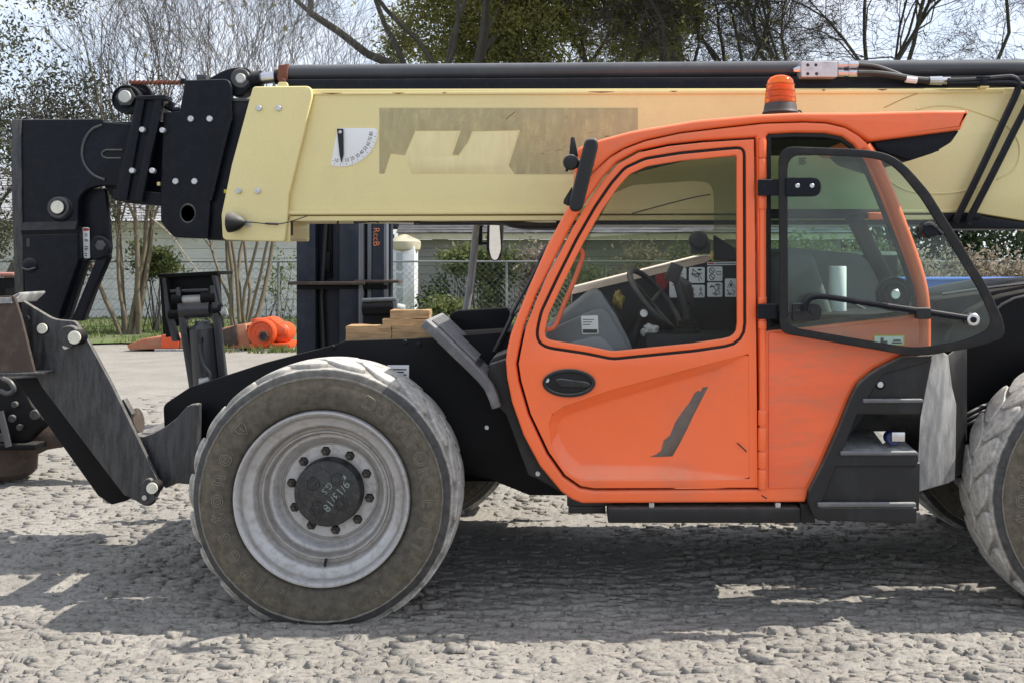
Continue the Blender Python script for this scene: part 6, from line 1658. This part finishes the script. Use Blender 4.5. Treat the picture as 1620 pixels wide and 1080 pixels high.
# timber offcuts on the chassis
def timber(x0, y0, x1, y1, Y, d, label, rot=0.0):
    c_ = W((x0 + x1) / 2, (y0 + y1) / 2, Y)
    w_, h_ = (x1 - x0) * Y / F, (y1 - y0) * Y / F
    m = MB(); m.box((0, 0, 0), (w_, d, h_))
    me = m.mesh('timber_block', WOOD)
    bm = bmesh.new(); bm.from_mesh(me)
    bmesh.ops.subdivide_edges(bm, edges=bm.edges, cuts=3, use_grid_fill=True)
    rr_ = random.Random(x0)
    for v in bm.verts: v.co += Vector((rr_.uniform(-1, 1), rr_.uniform(-1, 1), rr_.uniform(-1, 1))) * 0.0025
    bm.to_mesh(me); bm.free()
    o = link('timber_block', me, None, 40)
    o.location = (c_.x, Y + d / 2, c_.z); o.rotation_euler = (0, 0, rot)
    return tag(o, label, 'timber', 'timber blocks stacked on the chassis')
timber(547, 516, 619, 538.5, 5.66, 0.15, 'lowest timber block, at the mast end of the stack on the chassis')
timber(620, 514, 684, 536, 5.66, 0.15, 'dark-knotted timber block lying low beside the grey mudguard')
timber(605, 505, 676, 515.5, 5.67, 0.13, 'thin timber board in the middle of the stack')
timber(617, 491, 679, 504.5, 5.68, 0.12, 'topmost timber block of the stack on the chassis')

# orange mower attachment lying on the ground
YW = 19.9
mo = thing('mower_deck', 'faded orange mower attachment lying on the ground by the lawn', 'mower', (W(345, 500, YW).x, YW + 0.5, 0))
m = MB(); m.prism([W(200, 546, YW), W(224, 536, YW), W(284, 529, YW), W(284, 551, YW), W(204, 553, YW)], (0, 1.1, 0)); m.build('deck', MOWERF, mo, 0.02)
m = MB(); m.pbox(255, 530, 282, 551, YW - 0.03, 0.1); m.build('deck_panel', MOWER, mo, 0.01)
m = MB(); m.prism([W(284, 535, YW), W(345, 520, YW), W(388, 512, YW), W(398, 551, YW), W(284, 551, YW)], (0, 1.0, 0)); m.build('hood', MOWERF, mo, 0.02)
m = MB(); m.lathe([(0.0, 0.0), (0.10, 0.0), (0.13, 0.03), (0.20, 0.03), (0.23, 0.0), (0.27, 0.02), (0.28, 0.08), (0.29, 0.8), (0.0, 0.82)], W(413, 527, YW - 0.08), 'Y', 32); m.build('drum', MOWER, mo)
m = MB(); m.lathe([(0.0, 0.0), (0.05, 0.0), (0.06, -0.03), (0.10, -0.03), (0.11, 0.01)], W(417, 532, YW - 0.09), 'Y', 6); m.build('drum_hub', RUST, mo)
m = MB(); m.lathe([(0.0, 0.0), (0.16, 0.0), (0.2, 0.04), (0.20, 0.5), (0.0, 0.5)], W(442, 527, YW + 0.1), 'Y', 24); m.prism([W(398, 505, YW + 0.05), W(428, 503, YW + 0.05), W(452, 520, YW + 0.05), W(452, 530, YW + 0.05), W(398, 530, YW + 0.05)], (0, 0.4, 0)); m.build('gear_case', MOWER, mo, 0.015)
m = MB(); m.pbox(395, 543, 458, 551, YW - 0.02, 0.9); m.build('skid', MOWER, mo, 0.01)
m = MB(); m.prism([W(352, 522, YW - 0.04), W(374, 514, YW - 0.04), W(376, 545, YW - 0.04), W(354, 548, YW - 0.04)], (0, 0.05, 0)); m.build('worn_panel', RUST, mo, 0.006)
for i, x in enumerate((250, 330, 410)):
    q = MB(); q.pbox(x - 6, 552, x + 48, 556.5, YW - 0.1, 1.2); o_ = q.build('skid_plank', GREYDUST, mo, 0.006)
m = MB(); m.tube(pxpath([(300, 528), (330, 520), (345, 512)], YW + 0.2), 0.03, 8); m.build('hitch_bar', RUST, mo)

# drive axle of a neighbouring machine at the edge of the frame
YA = 8.0
ax = thing('drive_axle', 'dark greasy drive axle of another machine behind the folded stabiliser', 'axle', (W(10, 600, YA).x, YA, 0))
m = MB(); m.prism([W(-60, 600, YA), W(30, 596, YA), W(50, 640, YA), W(70, 664, YA), (W(62, 676, YA)), W(40, 700, YA), W(-60, 705, YA)], (0, 0.35, 0)); m.build('axle_housing', BLACKC, ax, 0.02)
m = MB(); m.tube(pxpath([(-80, 722), (20, 712), (70, 692), (140, 680), (220, 664)], YA + 0.2), [0.12, 0.12, 0.10, 0.10, 0.10], 16); m.build('axle_tube', RUST, ax)
m = MB(); m.lathe([(0.0, 0), (0.20, 0.01), (0.245, 0.05), (0.25, 0.14), (0.255, 0.28), (0.23, 0.30)], (W(6, 757, YA + 0.25).x, YA + 0.25, 0.025), 'Z', 28); m.build('brake_drum', RUST, ax)
m = MB(); m.pbox(-70, 702, 56, 712, YA - 0.05, 0.4); m.build('spring_plate', BLACKC, ax, 0.01)
for x, y, r in ((18, 662, 6), (54, 656, 8), (2, 692, 7), (22, 640, 5), (30, 676, 5)):
    pin('housing_bolt', x, y, YA - 0.03, r, 0.05, DUSTYSTEEL, ax)
m = MB(); m.tube(curve_pts(pxpath([(4, 598), (16, 604), (22, 616), (12, 622), (0, 618)], YA - 0.06)), 0.02, 8); m.tube(pxpath([(0, 650), (10, 690), (14, 706)], YA - 0.06), 0.025, 6); m.build('brake_hose', CYL, ax)
m = MB(); m.prism([W(-70, 432, YA + 0.2), W(21, 432, YA + 0.2), W(21, 437, YA + 0.2), W(-70, 440, YA + 0.2)], (0, 0.5, 0)); m.build('frame_top', M('faded_red_frame', (0.30, 0.13, 0.10), 0.7), ax, 0.01)
m = MB(); m.pbox(-70, 441, 9, 470, YA + 0.25, 0.3); m.pbox(-50, 470, 4, 610, YA + 0.25, 0.25); m.build('frame_post', BLACKC, ax, 0.01)

# blue flatbed trailer behind
YB2 = 13.0
bl = thing('flatbed_trailer', 'blue flatbed trailer with long side rail behind the telehandler', 'trailer', (W(1560, 400, YB2).x, YB2 + 0.9, 0))
xa, xb = W(1340, 400, YB2).x, W(2000, 400, YB2).x
zt = W(0, 441, YB2).z
m = MB(); m.box(((xa + xb) / 2, YB2 + 0.9, zt - 0.06), (xb - xa, 1.9, 0.10)); m.build('deck', BLUEP, bl, 0.01)
m = MB(); m.box(((xa + xb) / 2, YB2 - 0.08, zt - 0.075), (xb - xa, 0.06, 0.15)); m.box(((xa + xb) / 2, YB2 - 0.10, zt - 0.01), (xb - xa + 0.02, 0.09, 0.03)); m.build('side_rail', BLUEP, bl, 0.008)
m = MB(); m.box(((xa + xb) / 2, YB2 + 0.2, zt - 0.28), (xb - xa, 0.1, 0.22)); m.box(((xa + xb) / 2, YB2 + 1.5, zt - 0.28), (xb - xa, 0.1, 0.22)); m.build('chassis_rail', BLACKC, bl, 0.006)
for i in range(3):
    for yo in (0.15, 1.65):
        m = MB(); m.lathe([(0.18, -0.1), (0.30, -0.12), (0.43, -0.11), (0.45, -0.07), (0.45, 0.07), (0.43, 0.11), (0.2, 0.1)], (xa + 1.2 + i * 1.9, YB2 + yo, 0.45), 'Y', 28); m.build('trailer_wheel', RUBBER, bl)
        m = MB(); m.box((xa + 1.2 + i * 1.9, YB2 + yo, 0.8), (0.08, 0.06, 0.75)); m.build('hanger', BLACKC, bl)
m = MB(); m.box((xa + 0.3, YB2 + 0.9, (zt - 0.1) / 2), (0.1, 0.1, zt - 0.1)); m.build('landing_leg', BLACKC, bl)

# loose things in the cab
rp_ = MB().lathe([(0.018, 0), (0.045, 0), (0.047, 0.004), (0.047, 0.258), (0.045, 0.262), (0.020, 0.262), (0.018, 0.25)], W(1325, 497, 5.55), 'Z', 28, close=True).build('paper_roll', M('white_paper', (0.78, 0.80, 0.79), 0.9, bump=0.2, bscale=200))
tag(rp_, 'white paper towel roll standing on the shelf inside the cab', 'paper roll')
def rag(name, label, cat, c_, s, mat, seed, flat=0.6):
    bm = bmesh.new(); bmesh.ops.create_icosphere(bm, subdivisions=3, radius=1)
    rr_ = random.Random(seed); ph = [rr_.uniform(0, 6) for _ in range(9)]
    for v in bm.verts:
        p = v.co.copy()
        k = 1 + 0.11 * math.sin(p.x * 5 + ph[0] + 2 * math.sin(p.z * 3 + ph[1])) + 0.16 * math.sin(p.y * 7 + ph[2] + p.z * 4) + 0.10 * math.sin(p.z * 11 + ph[3] + p.x * 5)
        v.co = Vector((p.x * k * s[0], p.y * k * s[1], p.z * k * s[2]))
    me = bpy.data.meshes.new(name); bm.to_mesh(me); bm.free(); me.materials.append(mat)
    o = link(name, me, None, 50); o.location = c_
    return tag(o, label, cat)
rag('yellow_cloth', 'crumpled yellow cloth draped over the dashboard', 'cloth', W(978, 475, 5.62), (0.030, 0.10, 0.050), M('yellow_cloth', (0.36, 0.27, 0.06), 0.9), 4)
rag('crumpled_rag', 'crumpled pale grey rag below the steering wheel', 'cloth', W(1028, 524, 5.48), (0.045, 0.05, 0.038), M('pale_rag', (0.5, 0.5, 0.47), 0.9), 8)
